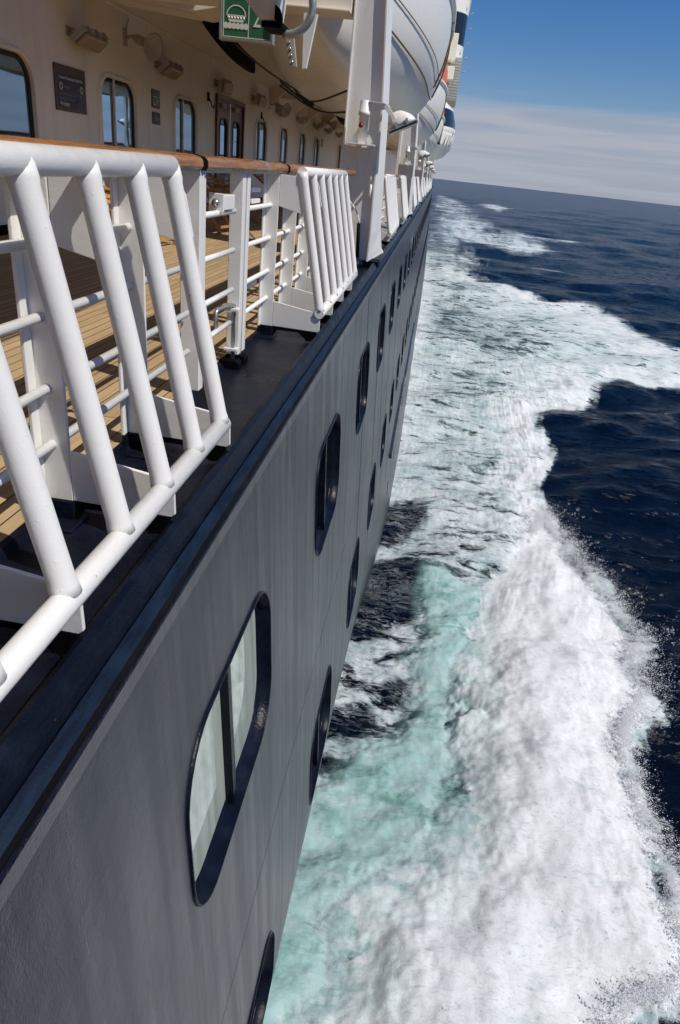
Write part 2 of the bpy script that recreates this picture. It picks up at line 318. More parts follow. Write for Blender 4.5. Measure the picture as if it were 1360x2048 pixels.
STREAKS = [([(19.56,378.37),(34.86,414.77),(36.02,363.52),(23.23,306.23)],6.0,0.8),([(1.84,203.28),(16.91,188.64),(23.13,178.01),(28.35,173.80),(33.55,162.38),(25.29,153.39),(20.99,159.84),(22.54,133.90),(15.17,117.20),(10.78,121.71),(2.78,149.03)],4.0,0.78),
 ([(14.37,103.78),(19.30,100.11),(17.42,96.65),(12.98,97.61)],1.2,0.6),([(10.76,73.17),(12.79,70.08),(17.07,74.97),(16.63,64.79),(18.15,58.12),(19.48,53.52),(21.74,48.12),(18.22,41.12),(16.07,42.43),(12.78,42.25),(10.91,48.54),(8.57,58.05)],2.0,0.86)]
def graded(start, fine_end, step, growth, end):
    a = list(np.arange(start, fine_end, step)); s = step
    while a[-1] < end: s *= growth; a.append(a[-1]+s)
    return np.array(a)
xr = graded(-1.6, 6.6, 0.032, 1.030, 9000); xl = -graded(1.632, 1.7, 0.032, 1.16, 9000)[::-1]
yr = graded(2.6, 17.0, 0.034, 1.0125, 16000); yl = -graded(-2.566, -2.5, 0.034, 1.15, 6000)[::-1]
GX = np.concatenate([xl, xr]); GY = np.concatenate([yl, yr])
X, Y = np.meshgrid(GX, GY); nx, ny = len(GX), len(GY)
SX = np.gradient(GX)[None, :]+0*X; SY = np.gradient(GY)[:, None]+0*Y; STEP = np.maximum(SX, SY)
near = (X > -4) & (X < 60) & (Y > 0) & (Y < 620)
foam = np.zeros_like(X); aqua = np.zeros_like(X); H = np.zeros_like(X); pile_h = np.zeros_like(X)
xs, ys = X[near], Y[near]
far = 1+np.clip((ys-14)/18, 0, 12)                      # features grow with the size of the waves down the wake
wx = xs+0.42*far*fbm(xs*0.8/far, ys*0.8/far, 5, 0.6, 3); wy = ys+0.42*far*fbm(xs*0.8/far+40, ys*0.8/far, 5, 0.6, 9)
dW = sdist(wx, wy, WAKE); dP = sdist(wx, wy, PILE); dA = sdist(wx, wy, AQUA)
edge = np.exp(-np.clip(dW, 0, None)/(1.3*far))
fo = sst(dW, -0.10*far**1.25, 0.22*far**1.35)*(0.43+0.47*edge*sst(wx, 1.5, 4.0))
fo *= 1-0.42*sst(ys, 24, 60)*sst(fbm(xs*.22/far**.4, ys*.34/far**.5, 4, .6, 55), -.1, .45); fo *= 1-0.50*sst(ys, 75, 140)+0.35*sst(ys, 75, 140)*fbm(xs*.15, ys*.05, 4, .6, 5)
fo += 0.30*np.exp(-np.clip(xs+0.2, 0, None)/(0.5*far**.6))*sst(ys, 16.5, 21)*sst(ys, 130, 60)
hole = np.ones_like(xs)
for pts, w in HOLES: hole *= 1-(0.74 if w < 1 else 0.42)*sst(sdist(wx, wy, pts), -w*.5, w*.6)*(1 if w < 1 else np.clip(.7+1.3*fbm(xs*.5, ys*.22, 4, .6, 88), 0, 1.4))
fo *= hole
strk = fbm(xs*.10, ys*.30/far**.8, 5, .62, 91)
for pts, w, v in STREAKS: fo = np.maximum(fo, v*sst(sdist(wx, wy, pts), -w*.6, w*.9)*np.clip(.62+.75*strk, .1, 1))
pm = sst(dP+0.35*fbm(xs*1.7, ys*1.7, 5, .62, 71)+0.28*(xs > 2.6), -0.30, 0.50)
fo = np.maximum(fo, pm*1.0)
aq = np.clip(sst(dA, -0.35, 0.45), 0, 1)*(1-0.8*pm)
aq = np.maximum(aq, 0.75*np.exp(-((dP-.15)/.75)**2)*(xs < 2.9)*sst(ys, 17, 15))  # teal on the pile's hull-side flank paints in its shading
aq = np.maximum(aq, 0.22*sst(dW, 0, 1.5*far)*sst(ys, 19, 24)*(1-0.6*sst(ys, 60, 200)))
fo = np.where(dA > -0.2, fo*(1-0.10*sst(dA, -.2, .4)*(1-pm)), fo)
# scattered whitecaps
wc = fbm(xs*0.06, ys*0.10, 5, 0.62, 77); fo = np.maximum(fo, 0.62*sst(wc, 0.80, 0.98)*(ys > 60))
foam[near] = np.clip(fo, 0, 1); aqua[near] = aq*np.where(ys > 19, hole, 1)
crest = sst(dP, -0.25, 1.9)*(1-0.35*sst(dP, 1.6, 3.0))
boil = fbm(xs*1.15, ys*1.15, 6, 0.56, 21, True); boil2 = fbm(xs*3.1, ys*2.7, 5, 0.6, 31, True)
hn = 0.42*crest*(.25+.75*sst(ys, 20, 14.5))*(0.85+0.5*fbm(xs*.55, ys*.55, 3, .5, 13))+pm*0.10*fbm(xs*.75, ys*.75, 4, .5, 21)
hn += (1-pm)*sst(dW, -0.1, 0.5)*(0.08*fbm(xs*.9/far**.7, ys*1.4/far**.7, 5, 0.55, 41)+0.02*boil2)*far**.55
hn += 0.16*far**.5*edge*sst(dW, 0, .6*far)*(1-pm)*sst(wx, 1.5, 4.0)*(0.6+boil)
hn += aq*0.22*(1-pm)*sst(ys, 17, 13)
hn *= 1-.88*sst(ys, 32, 85)
H[near] = hn; pile_h[near] = pm
k = 0                                                      # wind sea: long crests roughly across the ship's track
for lam, amp in ((34, .20), (21, .12), (13, .10), (8.5, .09), (5.6, .085), (3.7, .065), (2.5, .042), (1.7, .026), (1.15, .018), (0.75, .011), (0.48, .007)):
    for j in range(4):
        ang = R(100+rng.normal(0, 34)); l = lam*rng.uniform(.8, 1.25); q = 2*np.pi/l; ph = rng.uniform(0, 6.28); k += 1
        att = np.clip(l/(STEP*3.2)-1, 0, 1)
        ph2 = q*(X*np.cos(ang)+Y*np.sin(ang))+ph+1.3*perlin(X/(l*2.2)+j*7, Y/(l*2.2), 200+k)
        w = np.sin(ph2); H += amp*0.5*att*(w+0.35*(1-np.abs(np.sin(ph2*.5)))*2-0.35)*(1-0.8*pile_h)
H -= H[(X > -2) & (X < 12) & (Y > 2) & (Y < 30) & (foam < .05)].mean()
V = np.stack([X, Y, H+ZW], -1).reshape(-1, 3).astype(np.float32)
idx = np.arange(nx*ny).reshape(ny, nx); Q = np.stack([idx[:-1, :-1], idx[:-1, 1:], idx[1:, 1:], idx[1:, :-1]], -1).reshape(-1, 4)
me = bpy.data.meshes.new('sea'); me.vertices.add(len(V)); me.vertices.foreach_set('co', V.ravel())
me.loops.add(Q.size); me.loops.foreach_set('vertex_index', Q.ravel().astype(np.int32))
me.polygons.add(len(Q)); me.polygons.foreach_set('loop_start', np.arange(0, Q.size, 4, dtype=np.int32)); me.polygons.foreach_set('loop_total', np.full(len(Q), 4, dtype=np.int32))
me.polygons.foreach_set('use_smooth', np.ones(len(Q), bool)); me.update(calc_edges=True)
for nm, arr in (('foam', foam), ('aqua', aqua)):
    a = me.attributes.new(nm, 'FLOAT', 'POINT'); a.data.foreach_set('value', arr.ravel().astype(np.float32))
sea = structure(bpy.data.objects.new('sea', me)); COL.objects.link(sea)
t = NT('sea_water')
def attr(nm):
    n = t.n.new('ShaderNodeAttribute'); n.attribute_name = nm; return n.outputs['Fac']
F, AQ = attr('foam'), attr('aqua')
ps = t.scale(t.pos, (0.62, 1.25, 1.0))
w1 = t.noise(ps, 0.9, 3, 0.5)
def warp(v, amt):
    n = t.n.new('ShaderNodeTexNoise'); t.l.new(v, n.inputs['Vector']); n.inputs['Scale'].default_value = 1.4; n.inputs['Detail'].default_value = 4
    s = t.n.new('ShaderNodeVectorMath'); s.operation = 'MULTIPLY_ADD'; t.l.new(n.outputs['Color'], s.inputs[0]); s.inputs[1].default_value = (amt, amt, amt); t.l.new(v, s.inputs[2]); return s.outputs[0]
pw = warp(ps, 0.7)
na = t.noise(pw, 1.5, 9, 0.62, 0.3); nb = t.noise(pw, 4.2, 8, 0.65, 0.5); nc = t.noise(t.scale(t.pos, (.12, .2, .2)), 1.0, 6, 0.6)
la = t.math('SUBTRACT', 1.0, t.math('MULTIPLY', t.math('ABSOLUTE', t.math('SUBTRACT', na, 0.5)), 7.0)); lb = t.math('SUBTRACT', 1.0, t.math('MULTIPLY', t.math('ABSOLUTE', t.math('SUBTRACT', nb, 0.5)), 6.0))
nl = t.noise(t.scale(pw, (.55, 1.5, 1)), 3.4, 6, 0.6, 0.8)
lace = t.math('ADD', t.math('MULTIPLY', la, 0.5), t.math('MULTIPLY', lb, 0.5))
body = t.math('ADD', t.math('MULTIPLY', t.math('SUBTRACT', na, 0.5), 2.1), t.math('MULTIPLY', t.math('SUBTRACT', nc, 0.5), 1.3))
body = t.math('MULTIPLY', t.math('MULTIPLY', body, t.ss(F, .75, .98, 1.0, .35)), t.math('MULTIPLY_ADD', AQ, -.45, 1.0))
v = t.math('ADD', t.math('MULTIPLY', F, 1.55), t.math('ADD', t.math('MULTIPLY', t.math('SUBTRACT', lace, 0.40), 0.62), body))
gate = t.ss(F, 0.02, 0.16)
thin = t.math('SUBTRACT', 1.0, t.math('MULTIPLY', t.math('ABSOLUTE', t.math('SUBTRACT', nl, 0.5)), 24.0), clamp=True)
thin = t.math('MULTIPLY', t.math('MULTIPLY', thin, t.ss(na, .36, .56, .1, .8)), t.ss(F, .05, .2))
mask = t.math('MAXIMUM', t.math('MULTIPLY', t.ss(v, 0.42, 1.02), gate, clamp=True), thin)
foamcol = t.mix(t.ss(t.math('ADD', t.noise(t.scale(t.pos, (.7, 1.5, 1)), 1.5, 9, 0.66, .4), t.math('MULTIPLY', t.math('SUBTRACT', F, .6), .55)), 0.38, 0.66), (0.34, 0.44, 0.46), (0.72, 0.735, 0.735))
def ridge(v, sharp): return t.math('SUBTRACT', 1.0, t.math('MULTIPLY', t.math('ABSOLUTE', t.math('SUBTRACT', v, 0.5)), sharp), clamp=True)
fil = t.math('MAXIMUM', t.math('MULTIPLY', ridge(nl, 9.0), .9), ridge(t.noise(t.scale(pw, (.8, 1.5, 1)), 7.5, 6, .65, .6), 8.0))
fil = t.math('MULTIPLY', fil, t.ss(t.noise(t.pos, .9, 4, .6), .35, .6, .15, 1.0))
foamcol = t.mix(t.math('MULTIPLY', fil, t.math('MULTIPLY_ADD', AQ, -.5, .75)), foamcol, (0.80, 0.81, 0.805))
frz = t.noise(t.scale(pw, (1, 1.4, 1)), 13, 8, .72, .4); foamcol = t.mix(t.ss(frz, .50, .32, 0, .60), foamcol, (0.36, 0.44, 0.45))
foamcol = t.mix(t.math('MULTIPLY', AQ, t.ss(nb, 0.4, 0.65, 0.55, 0.1)), foamcol, (0.38, 0.60, 0.55))
aqn = t.math('MULTIPLY', AQ, t.ss(body, -0.55, 0.10, 0.35, 1.0), clamp=True)
wcol = t.mix(aqn, (0.0011, 0.0036, 0.0115), (0.30, 0.52, 0.475))
fine = t.noise(t.scale(t.pos, (1.5, 3.2, 1)), 1.1, 9, 0.66); fine2 = t.noise(t.scale(t.pos, (.09, .3, 1)), 1.0, 8, 0.62)
chop = t.noise(t.scale(t.pos, (.45, .9, 1)), 1.0, 9, 0.64, 0.6)
hw = t.math('ADD', t.math('MULTIPLY', fine, 0.10), t.math('ADD', t.math('MULTIPLY', fine2, 0.5), t.math('MULTIPLY', chop, 1.5)))
foamtex = t.math('ADD', t.math('MULTIPLY', t.noise(t.pos, 7, 8, 0.70, .5), 0.8), t.math('MULTIPLY', t.noise(t.pos, 38, 6, 0.72), 0.8))
def slope(vec, sc, k, nrm):      # ripples too small for the mesh tilt the surface normal directly
    n = t.n.new('ShaderNodeTexNoise'); t.l.new(vec, n.inputs['Vector']); n.inputs['Scale'].default_value = sc; n.inputs['Detail'].default_value = 3; n.inputs['Roughness'].default_value = .6
    a = t.n.new('ShaderNodeVectorMath'); a.operation = 'SUBTRACT'; t.l.new(n.outputs['Color'], a.inputs[0]); a.inputs[1].default_value = (.5, .5, .5)
    b = t.n.new('ShaderNodeVectorMath'); b.operation = 'MULTIPLY_ADD'; t.l.new(a.outputs[0], b.inputs[0]); b.inputs[1].default_value = (k*.7, k, 0); t.l.new(nrm, b.inputs[2]); return b.outputs[0]
rip = slope(t.scale(t.pos, (.30, .75, 1)), 1.0, .55, t.bump(hw, 0.30, 1.0)); rip = slope(t.scale(t.pos, (1.0, 2.6, 1)), 1.0, 1.5, rip); rip = slope(t.scale(t.pos, (3.2, 8, 3)), 1.0, 1.5, rip)
vn = t.n.new('ShaderNodeVectorMath'); vn.operation = 'NORMALIZE'; t.l.new(rip, vn.inputs[0]); rip = vn.outputs[0]
t.set(Base_Color=wcol, Roughness=0.17, IOR=1.33, Specular_IOR_Level=0.14, Normal=rip)
fb = t.n.new('ShaderNodeBsdfPrincipled'); t.l.new(foamcol, fb.inputs['Base Color']); fb.inputs['Roughness'].default_value = 0.75; fb.inputs['Specular IOR Level'].default_value = 0.2; fb.inputs['Subsurface Weight'].default_value = 0.4; fb.inputs['Subsurface Radius'].default_value = (1, 1, 1); fb.inputs['Subsurface Scale'].default_value = 0.05
t.l.new(t.bump(t.math('ADD', foamtex, t.math('MULTIPLY', mask, 0.5)), 0.5, 0.045), fb.inputs['Normal'])
ms = t.n.new('ShaderNodeMixShader'); t.l.new(mask, ms.inputs[0]); t.l.new(t.b.outputs[0], ms.inputs[1]); t.l.new(fb.outputs[0], ms.inputs[2]); t.l.new(ms.outputs[0], t.out.inputs['Surface'])
me.materials.append(t.m)
# spray: droplets thrown off the breaking bow wave
t = NT('spray_drops'); t.set(Base_Color=(0.97, 0.98, 0.98), Roughness=0.35)
tl = t.n.new('ShaderNodeBsdfTranslucent'); tl.inputs[0].default_value = (.98, .98, .98, 1); ms = t.n.new('ShaderNodeMixShader'); ms.inputs[0].default_value = .5
t.l.new(t.b.outputs[0], ms.inputs[1]); t.l.new(tl.outputs[0], ms.inputs[2]); t.l.new(ms.outputs[0], t.out.inputs['Surface'])
def hgt(px, py):
    ix = np.clip(np.searchsorted(GX, px), 1, nx-1); iy = np.clip(np.searchsorted(GY, py), 1, ny-1); return H[iy, ix]
def droplets(n):
    P = []; ed = [(PILE[i], PILE[(i+1) % len(PILE)]) for i in range(len(PILE))]
    L = np.array([math.dist(*e) for e in ed]); sea_side = np.array([1.0 if 2 <= i <= 21 else 0.0 for i in range(len(ed))]); pr = L*sea_side; pr /= pr.sum()
    e = rng.choice(len(ed), n, p=pr); u = rng.random(n); E = np.array(ed)
    A, B = E[e, 0], E[e, 1]; pts = A+(B-A)*u[:, None]; d = (B-A)/np.linalg.norm(B-A, axis=1)[:, None]
    out = np.stack([-d[:, 1], d[:, 0]], 1)                # outward for this winding, checked below
    c = np.array([3.6, 11.0]); out *= np.sign(((pts-c)*out).sum(1))[:, None]
    inner = e >= 24
    burst = np.clip(fbm(pts[:, 0]*1.1, pts[:, 1]*1.1, 4, .7, 61)*2.2+.5, .10, 1.9)*(1+0.9*np.exp(-((pts[:, 1]-6.8)/1.5)**2))
    off = rng.exponential(0.20, n)*np.where(inner, .45, burst)-0.08
    q = pts+out*off[:, None]+rng.normal(0, .05, (n, 2))
    z = ZW+hgt(q[:, 0], q[:, 1])+np.abs(rng.normal(0, .22, n))*np.where(inner, .6, 1)
    r = np.clip(rng.lognormal(math.log(0.0034), 0.50, n), .0016, .013)
    return np.column_stack([q, z]), r
P, rr = droplets(15000)
rep_n = rng.integers(1, 15, len(P)); P = np.repeat(P, rep_n, 0); rr = np.repeat(rr, rep_n)      # drops fly in short strings and clumps
dirs = np.repeat(rng.normal((.75, -.15, .35), (.35, .45, .35), (15000, 3)), rep_n, 0); P = P+dirs*rng.exponential(.055, len(P))[:, None]+rng.normal(0, .022, P.shape); rr = np.clip(rr*rng.lognormal(0, .45, len(rr)), .0012, .017)
m2 = 1500                                                  # fine drops over the crest itself
px = rng.uniform(1.6, 5.6, m2); py = rng.uniform(4.0, 18, m2); ok = sdist(px, py, PILE) > 0
px, py = px[ok], py[ok]; P = np.vstack([P, np.column_stack([px, py, ZW+hgt(px, py)+np.abs(rng.normal(0, .22, len(px)))])]); rr = np.concatenate([rr, np.clip(rng.lognormal(math.log(.0042), .45, len(px)), .002, .013)])
o6 = np.array([(1, 0, 0), (-1, 0, 0), (0, 1, 0), (0, -1, 0), (0, 0, 1), (0, 0, -1)], float); f8 = np.array([(0, 2, 4), (2, 1, 4), (1, 3, 4), (3, 0, 4), (2, 0, 5), (1, 2, 5), (3, 1, 5), (0, 3, 5)])
V = (P[:, None, :]+o6[None]*rr[:, None, None]).reshape(-1, 3); T = (f8[None]+6*np.arange(len(P))[:, None, None]).reshape(-1, 3)
me = bpy.data.meshes.new('spray'); me.vertices.add(len(V)); me.vertices.foreach_set('co', V.ravel().astype(np.float32)); me.loops.add(T.size); me.loops.foreach_set('vertex_index', T.ravel().astype(np.int32))
me.polygons.add(len(T)); me.polygons.foreach_set('loop_start', np.arange(0, T.size, 3, dtype=np.int32)); me.polygons.foreach_set('loop_total', np.full(len(T), 3, dtype=np.int32)); me.update(calc_edges=True)
me.materials.append(MATS['spray_drops']); spray = bpy.data.objects.new('spray', me); COL.objects.link(spray); spray['kind'] = 'stuff'
tag(spray, 'fine white spray thrown off the breaking bow wave', 'spray')

# ------------------------------------------------------------------ the hull
YEND = 118.0
def zc(y): return float(np.interp(y, [-3, 2.2, 4, 6.9, 10.8, 18.5, 26, 130], [4.0, 4.43, 4.69, 5.03, 5.84, 8.7, 9.6, 9.7]))
def hx(y, z):
    d = -z; c = zc(y); base = -0.535+0.066*(min(d, c)-1.1)
    if d > c: base -= 0.05*(d-c)**1.6
    if y > 60: base -= 0.0006*(y-60)**1.8*0.35
    return base
def hp(y, z, off=0.0): return (hx(y, z)+off, y, z)
PITCH, W0, W1 = 2.53, 1.42, 2.575
NW = 40
ship = thing('ship_hull', (0, 0, -5), 'navy blue steel hull side with two rows of rounded windows above the foaming water', 'ship hull')
hull = MB()
ROWS = ((-1.138, -2.92, -2.445, -1.645), (-3.33, -5.25, -4.87, -4.06))
def wrange(k): return W0+k*PITCH, W1+k*PITCH
for zt, zb, wb, wt in ROWS:
    for k in range(NW):
        a, b = wrange(k); c0 = a-(PITCH-(W1-W0))/2; c1 = c0+PITCH
        loop = rrect(a, b, wb, wt, 0.25); n = len(loop); vs = []; rect = []
        cy, cz = (a+b)/2, (wb+wt)/2
        for (y, z) in loop:
            dy, dz = y-cy, z-cz; s = min((c1-cy if dy > 0 else cy-c0)/max(abs(dy), 1e-6), (zt-cz if dz > 0 else cz-zb)/max(abs(dz), 1e-6)); rect.append((cy+dy*s, cz+dz*s))
        for A, B in zip(loop, rect): vs += [hp(*A), hp(A[0]*.5+B[0]*.5, A[1]*.5+B[1]*.5), hp(*B)]
        fs = []
        for i in range(n):
            j = (i+1) % n
            fs += [(3*i, 3*j, 3*j+1, 3*i+1), (3*i+1, 3*j+1, 3*j+2, 3*i+2)]
        for ccy, ccz in ((c0, zt), (c1, zt), (c0, zb), (c1, zb)):     # close the four corners of the cell
            i = min(range(n), key=lambda q: abs(rect[q][0]-ccy)+abs(rect[q][1]-ccz)) ; best = None
            for i in range(n):
                j = (i+1) % n
                on = lambda p: (abs(p[0]-ccy) < 1e-6, abs(p[1]-ccz) < 1e-6)
                if (on(rect[i])[0] and on(rect[j])[1]) or (on(rect[i])[1] and on(rect[j])[0]): best = (i, j)
            if best: vs.append(hp(ccy, ccz)); fs.append((3*best[0]+2, 3*best[1]+2, len(vs)-1))
        hull.add(vs, fs, False)
def patch(mb, ys_, zs_):
    vs = [hp(y, z) for y in ys_ for z in zs_]; m = len(zs_)
    mb.add(vs, [(i*m+j, (i+1)*m+j, (i+1)*m+j+1, i*m+j+1) for i in range(len(ys_)-1) for j in range(m-1)], True)
cell0 = W0-(PITCH-(W1-W0))/2; cell1 = cell0+NW*PITCH
yl_ = [cell0+i*PITCH/2 for i in range(2*NW+1)]
patch(hull, yl_, [-2.92, -3.1, -3.322]); patch(hull, yl_, list(np.linspace(-5.25, -10.4, 26)))
yb = [-5.0, -2.5, cell0]; zz = list(np.linspace(-1.138, -10.4, 40)); patch(hull, yb, zz); patch(hull, [cell1, cell1+3, YEND], zz)
stern = [hp(YEND, z) for z in zz]; hull.add(stern+[(-9, YEND, z) for z in zz], [(i, i+1, len(zz)+i+1, len(zz)+i) for i in range(len(zz)-1)])
ho = hull.build('plating', 'hull_paint', ship, origin=(0, 0, -5))
ho.location = (0, 0, 0); bm = bmesh.new(); bm.from_mesh(ho.data); bmesh.ops.remove_doubles(bm, verts=bm.verts, dist=0.0008); bmesh.ops.recalc_face_normals(bm, faces=bm.faces)
bm.faces.ensure_lookup_table()
c0 = max(bm.faces, key=lambda f: f.calc_center_median().x)
if c0.normal.x < 0: bmesh.ops.reverse_faces(bm, faces=bm.faces)
for f in bm.faces: f.smooth = True
bm.to_mesh(ho.data); bm.free()
SH = Vector((0, 0, -5))
def hpart(mb, name, mat, par=ship, bevel=0):
    o = mb.build(name, mat, par, bevel, origin=SH if par is ship else None)
    if par is ship: o.location = (0, 0, 0)
    return o
def shipwin(k, wb, wt):
    a, b = wrange(k); L = rrect(a, b, wb, wt, 0.25); n = len(L); grow = lambda e: rrect(a-e, b+e, wb-e, wt+e, 0.25+e)
    rings = [[(hx(*p)+.001, *p) for p in grow(.009)], [(hx(*p)+.009, *p) for p in grow(.006)], [(hx(*p)+.011, *p) for p in grow(.001)], [(hx(*p)+.007, *p) for p in L], [(hx(*p)-.048, *p) for p in L],
             [(hx(*p)-.049, *p) for p in rrect(a+.03, b-.03, wb+.03, wt-.03, .225)], [(hx(*p)-.060, *p) for p in rrect(a+.03, b-.03, wb+.03, wt-.03, .225)]]
    fr = MB(); vs = [(x, y, z-SH.z) for r in rings for (x, y, z) in r]
    fr.add(vs, [(r*n+i, r*n+(i+1) % n, (r+1)*n+(i+1) % n, (r+1)*n+i) for r in range(len(rings)-1) for i in range(n)], True)
    mid = (a+b)/2; hm = hx(mid, (wb+wt)/2); tl = 0.066
    fr.obox((hm-.040, mid, (wb+wt)/2-SH.z), (.020, 0, 0), (0, .020, 0), (-tl*(wt-wb)/2, 0, (wt-wb)/2-.004))
    if k < 12:
        fr.obox((hm-.046, mid+.055, (wb+wt)/2-SH.z), (.012, 0, 0), (0, .010, 0), (-tl*(wt-wb)/2, 0, (wt-wb)/2-.02))
    w = fr.build('window', 'navy_paint', ship)
    pn = MB(); p = rrect(a+.028, b-.028, wb+.028, wt-.028, .225); pn.add([(hx(*q)-.056, q[0], q[1]-SH.z) for q in p], [tuple(range(len(p)))])
    pn.build('pane', 'curtained_glass' if k == 0 and wt > -2 else 'porthole_glass', w)
for k in range(NW):
    shipwin(k, -2.445, -1.645)
    shipwin(k, -4.87, -4.06)
mb = MB()                                                   # dark rubbing strake low down, with a step in it
for y0, y1, za, zb_ in ((15.4, 22.0, -6.02, -6.06), (22.0, 24.0, -6.06, -6.30), (24.0, 34, -6.30, -6.36)):
    mb.add([hp(y0, za, .0), hp(y0, za, .07), hp(y0, za-.10, .07), hp(y0, za-.10, 0), hp(y1, zb_, 0), hp(y1, zb_, .07), hp(y1, zb_-.10, .07), hp(y1, zb_-.10, 0)], [(0, 1, 2, 3), (4, 7, 6, 5), (0, 4, 5, 1), (1, 5, 6, 2), (2, 6, 7, 3)])
hpart(mb, 'rubbing_strake', 'tender_navy')
for k in range(24):
    y = 16.0+k*2.55; m = MB(); L = rrect(y-.16, y+.16, -7.35, -7.0, .15, 5); m.add([hp(*p, .012) for p in L]+[hp(*p, -.02) for p in L], [tuple(range(len(L)))]+[(i, (i+1) % len(L), len(L)+(i+1) % len(L), len(L)+i) for i in range(len(L))])
    hpart(m, 'porthole', 'tender_navy')
m = MB(); L = rrect(19.0, 21.0, -1.78, -1.50, .03, 3); m.add([hp(*p, .012) for p in L]+[hp(*p, -.02) for p in L], [tuple(range(len(L)))]+[(i, (i+1) % len(L), len(L)+(i+1) % len(L), len(L)+i) for i in range(len(L))]); hpart(m, 'side_vent', 'tender_navy')
m = MB()                                                    # weld seams standing a few millimetres proud
for y in (7.25, 9.2, 10.6, 12.1, 14.2, 17.6, 23.2):
    m = MB(); zs_ = np.linspace(-1.16, -6.2, 22); vs = []
    for z in zs_: vs += [hp(y-.004, z, .0006), hp(y, z, .0035), hp(y+.004, z, .0006)]
    m.add(vs, [(3*i+j, 3*i+j+1, 3*i+j+4, 3*i+j+3) for i in range(len(zs_)-1) for j in (0, 1)]); hpart(m, 'weld_seam', 'hull_paint')
for nm, pts, mt, r in (('rust_run', [(1.289, -1.137), (1.316, -1.199), (1.378, -1.292), (1.411, -1.378), (1.447, -1.486), (1.486, -1.60)], 'sign_brown', .0013), ('paint_crack', [(0.663, -1.142), (0.677, -1.205), (0.69, -1.278), (0.712, -1.353), (0.733, -1.42), (0.746, -1.498), (0.765, -1.593)], 'hull_paint', .0011), ('paint_crack', [(.69, -1.278), (.672, -1.33), (.69, -1.40), (.683, -1.45)], 'hull_paint', .0009)):
    pp = [hp(y, z, -.7*r) for y, z in pts]; q_ = []
    for a_, b_ in zip(pp[:-1], pp[1:]):
        for u_ in (0, .33, .66): q_.append(tuple(a_[i_]+(b_[i_]-a_[i_])*u_+(random.uniform(-.004, .004) if i_ == 1 else 0) for i_ in range(3)))
    hpart(MB().tube(q_+[pp[-1]], r, 6), nm, mt)
# rounded gunwale: rim, crack, blue strip, gap shadow painted black, worn sheer strake
def strip(pts, y0, y1, step=1.0):
    m = MB(); ys_ = np.arange(y0, y1+step, step); n = len(pts); vs = [(x, y, z) for y in ys_ for x, z in pts]
    m.add(vs, [(i*n+j, i*n+j+1, (i+1)*n+j+1, (i+1)*n+j) for i in range(len(ys_)-1) for j in range(n-1)], False); return m
hpart(strip([(-.650, -1.045), (-.640, -.985), (-.622, -.975), (-.606, -.982), (-.585, -1.020), (-.578, -1.036), (-.577, -1.060)], -5, YEND), 'gunwale_rim', 'navy_paint')
hpart(strip([(-.574, -1.062), (-.572, -1.034), (-.540, -1.050)], -5, YEND), 'gunwale_strip', 'blue_strip')
hpart(strip([(-.5398, -1.0505), (-.5392, -1.0785), (-.545, -1.080)], -5, YEND), 'gunwale_gap_shade', 'black_paint')  # open outboard face, black colour stands in for the gap's shadow
hpart(strip([(-.565, -1.075), (-.545, -1.078), (-.536, -1.084), (-.5345, -1.092)], -5, YEND), 'gunwale_edge', 'navy_paint')
hpart(strip([(-.5348, -1.0925), (-.5325, -1.139), (-.540, -1.141)], -5, YEND), 'sheer_strake', 'worn_strake')

# ------------------------------------------------------------------ decks
m = MB(); m.box(-4.5, -1.035, -6, YEND, -1.06, -1.0); structure(m.build('deck_floor', 'teak_deck'))
m = MB(); m.add([(-1.035, -6, -1.001), (-1.035, YEND, -1.001), (-1.015, YEND, -1.004), (-1.015, -6, -1.004), (-1.0, -6, -1.032), (-1.0, YEND, -1.032), (-.645, YEND, -1.040), (-.645, -6, -1.040)], [(0, 3, 2, 1), (3, 4, 5, 2), (4, 7, 6, 5)])
structure(m.build('waterway', 'navy_paint'))

# ------------------------------------------------------------------ deckhouse wall, windows, doors
XW = -4.5
house = thing('deckhouse', (XW, 0, -1), 'cream painted deckhouse wall along the inner side of the promenade deck', 'deckhouse')
HS = Vector((XW, 0, -1))
def part(mb, name, mat, par, o, bevel=0):
    mb.v = [tuple(Vector(p)-o) for p in mb.v]; return mb.build(name, mat, par, bevel)
wins = [(6.9, 8.16, 0.72), (9.82, 10.97, 0.75), (12.6, 13.75, 0.765), (18.2, 19.4, 0.80), (20.95, 22.1, 0.82), (23.85, 25.0, 0.83), (26.75, 27.85, 0.84), (33.0, 34.1, 0.85), (35.8, 36.9, .85), (38.6, 39.7, .85), (41.4, 42.5, .85)]
DOOR = (14.95, 17.05)
m = MB()
edges = [-6.0]
def wallquad(y0, y1, z0, z1): m.add([(XW, y0, z0), (XW, y1, z0), (XW, y1, z1), (XW, y0, z1)], [(0, 1, 2, 3)])
segs = sorted([(a, b, 'w', z) for a, b, z in wins]+[(DOOR[0], DOOR[1], 'd', 1.03)]); y = -6.0
for a, b, kd, zt in segs:
    wallquad(y, a, -1, 1.58)
    if kd == 'd': wallquad(a, b, zt, 1.58)
    else:
        zb = zt-1.12; wallquad(a, b, -1, zb); wallquad(a, b, zt, 1.58)
        L = rrect(a, b, zb, zt, .26, 6)                      # fill the corners outside the rounded opening
        for cy, cz, i0 in ((b, zt, 0), (a, zt, 7), (a, zb, 14), (b, zb, 21)):
            m.add([(XW, cy, cz)]+[(XW, *p) for p in L[i0:i0+7]], [(0, i+1, i+2) for i in range(6)])
    y = b
wallquad(y, 100, -1, 1.58)
part(m, 'wall', 'wall_paint', house, HS)
m = MB(); m.box(XW+.002, XW+.02, -6, DOOR[0]-.08, -1.0, -.90); m.box(XW+.002, XW+.02, DOOR[1]+.08, 100, -1.0, -.90); part(m, 'skirting', 'black_paint', house, HS)
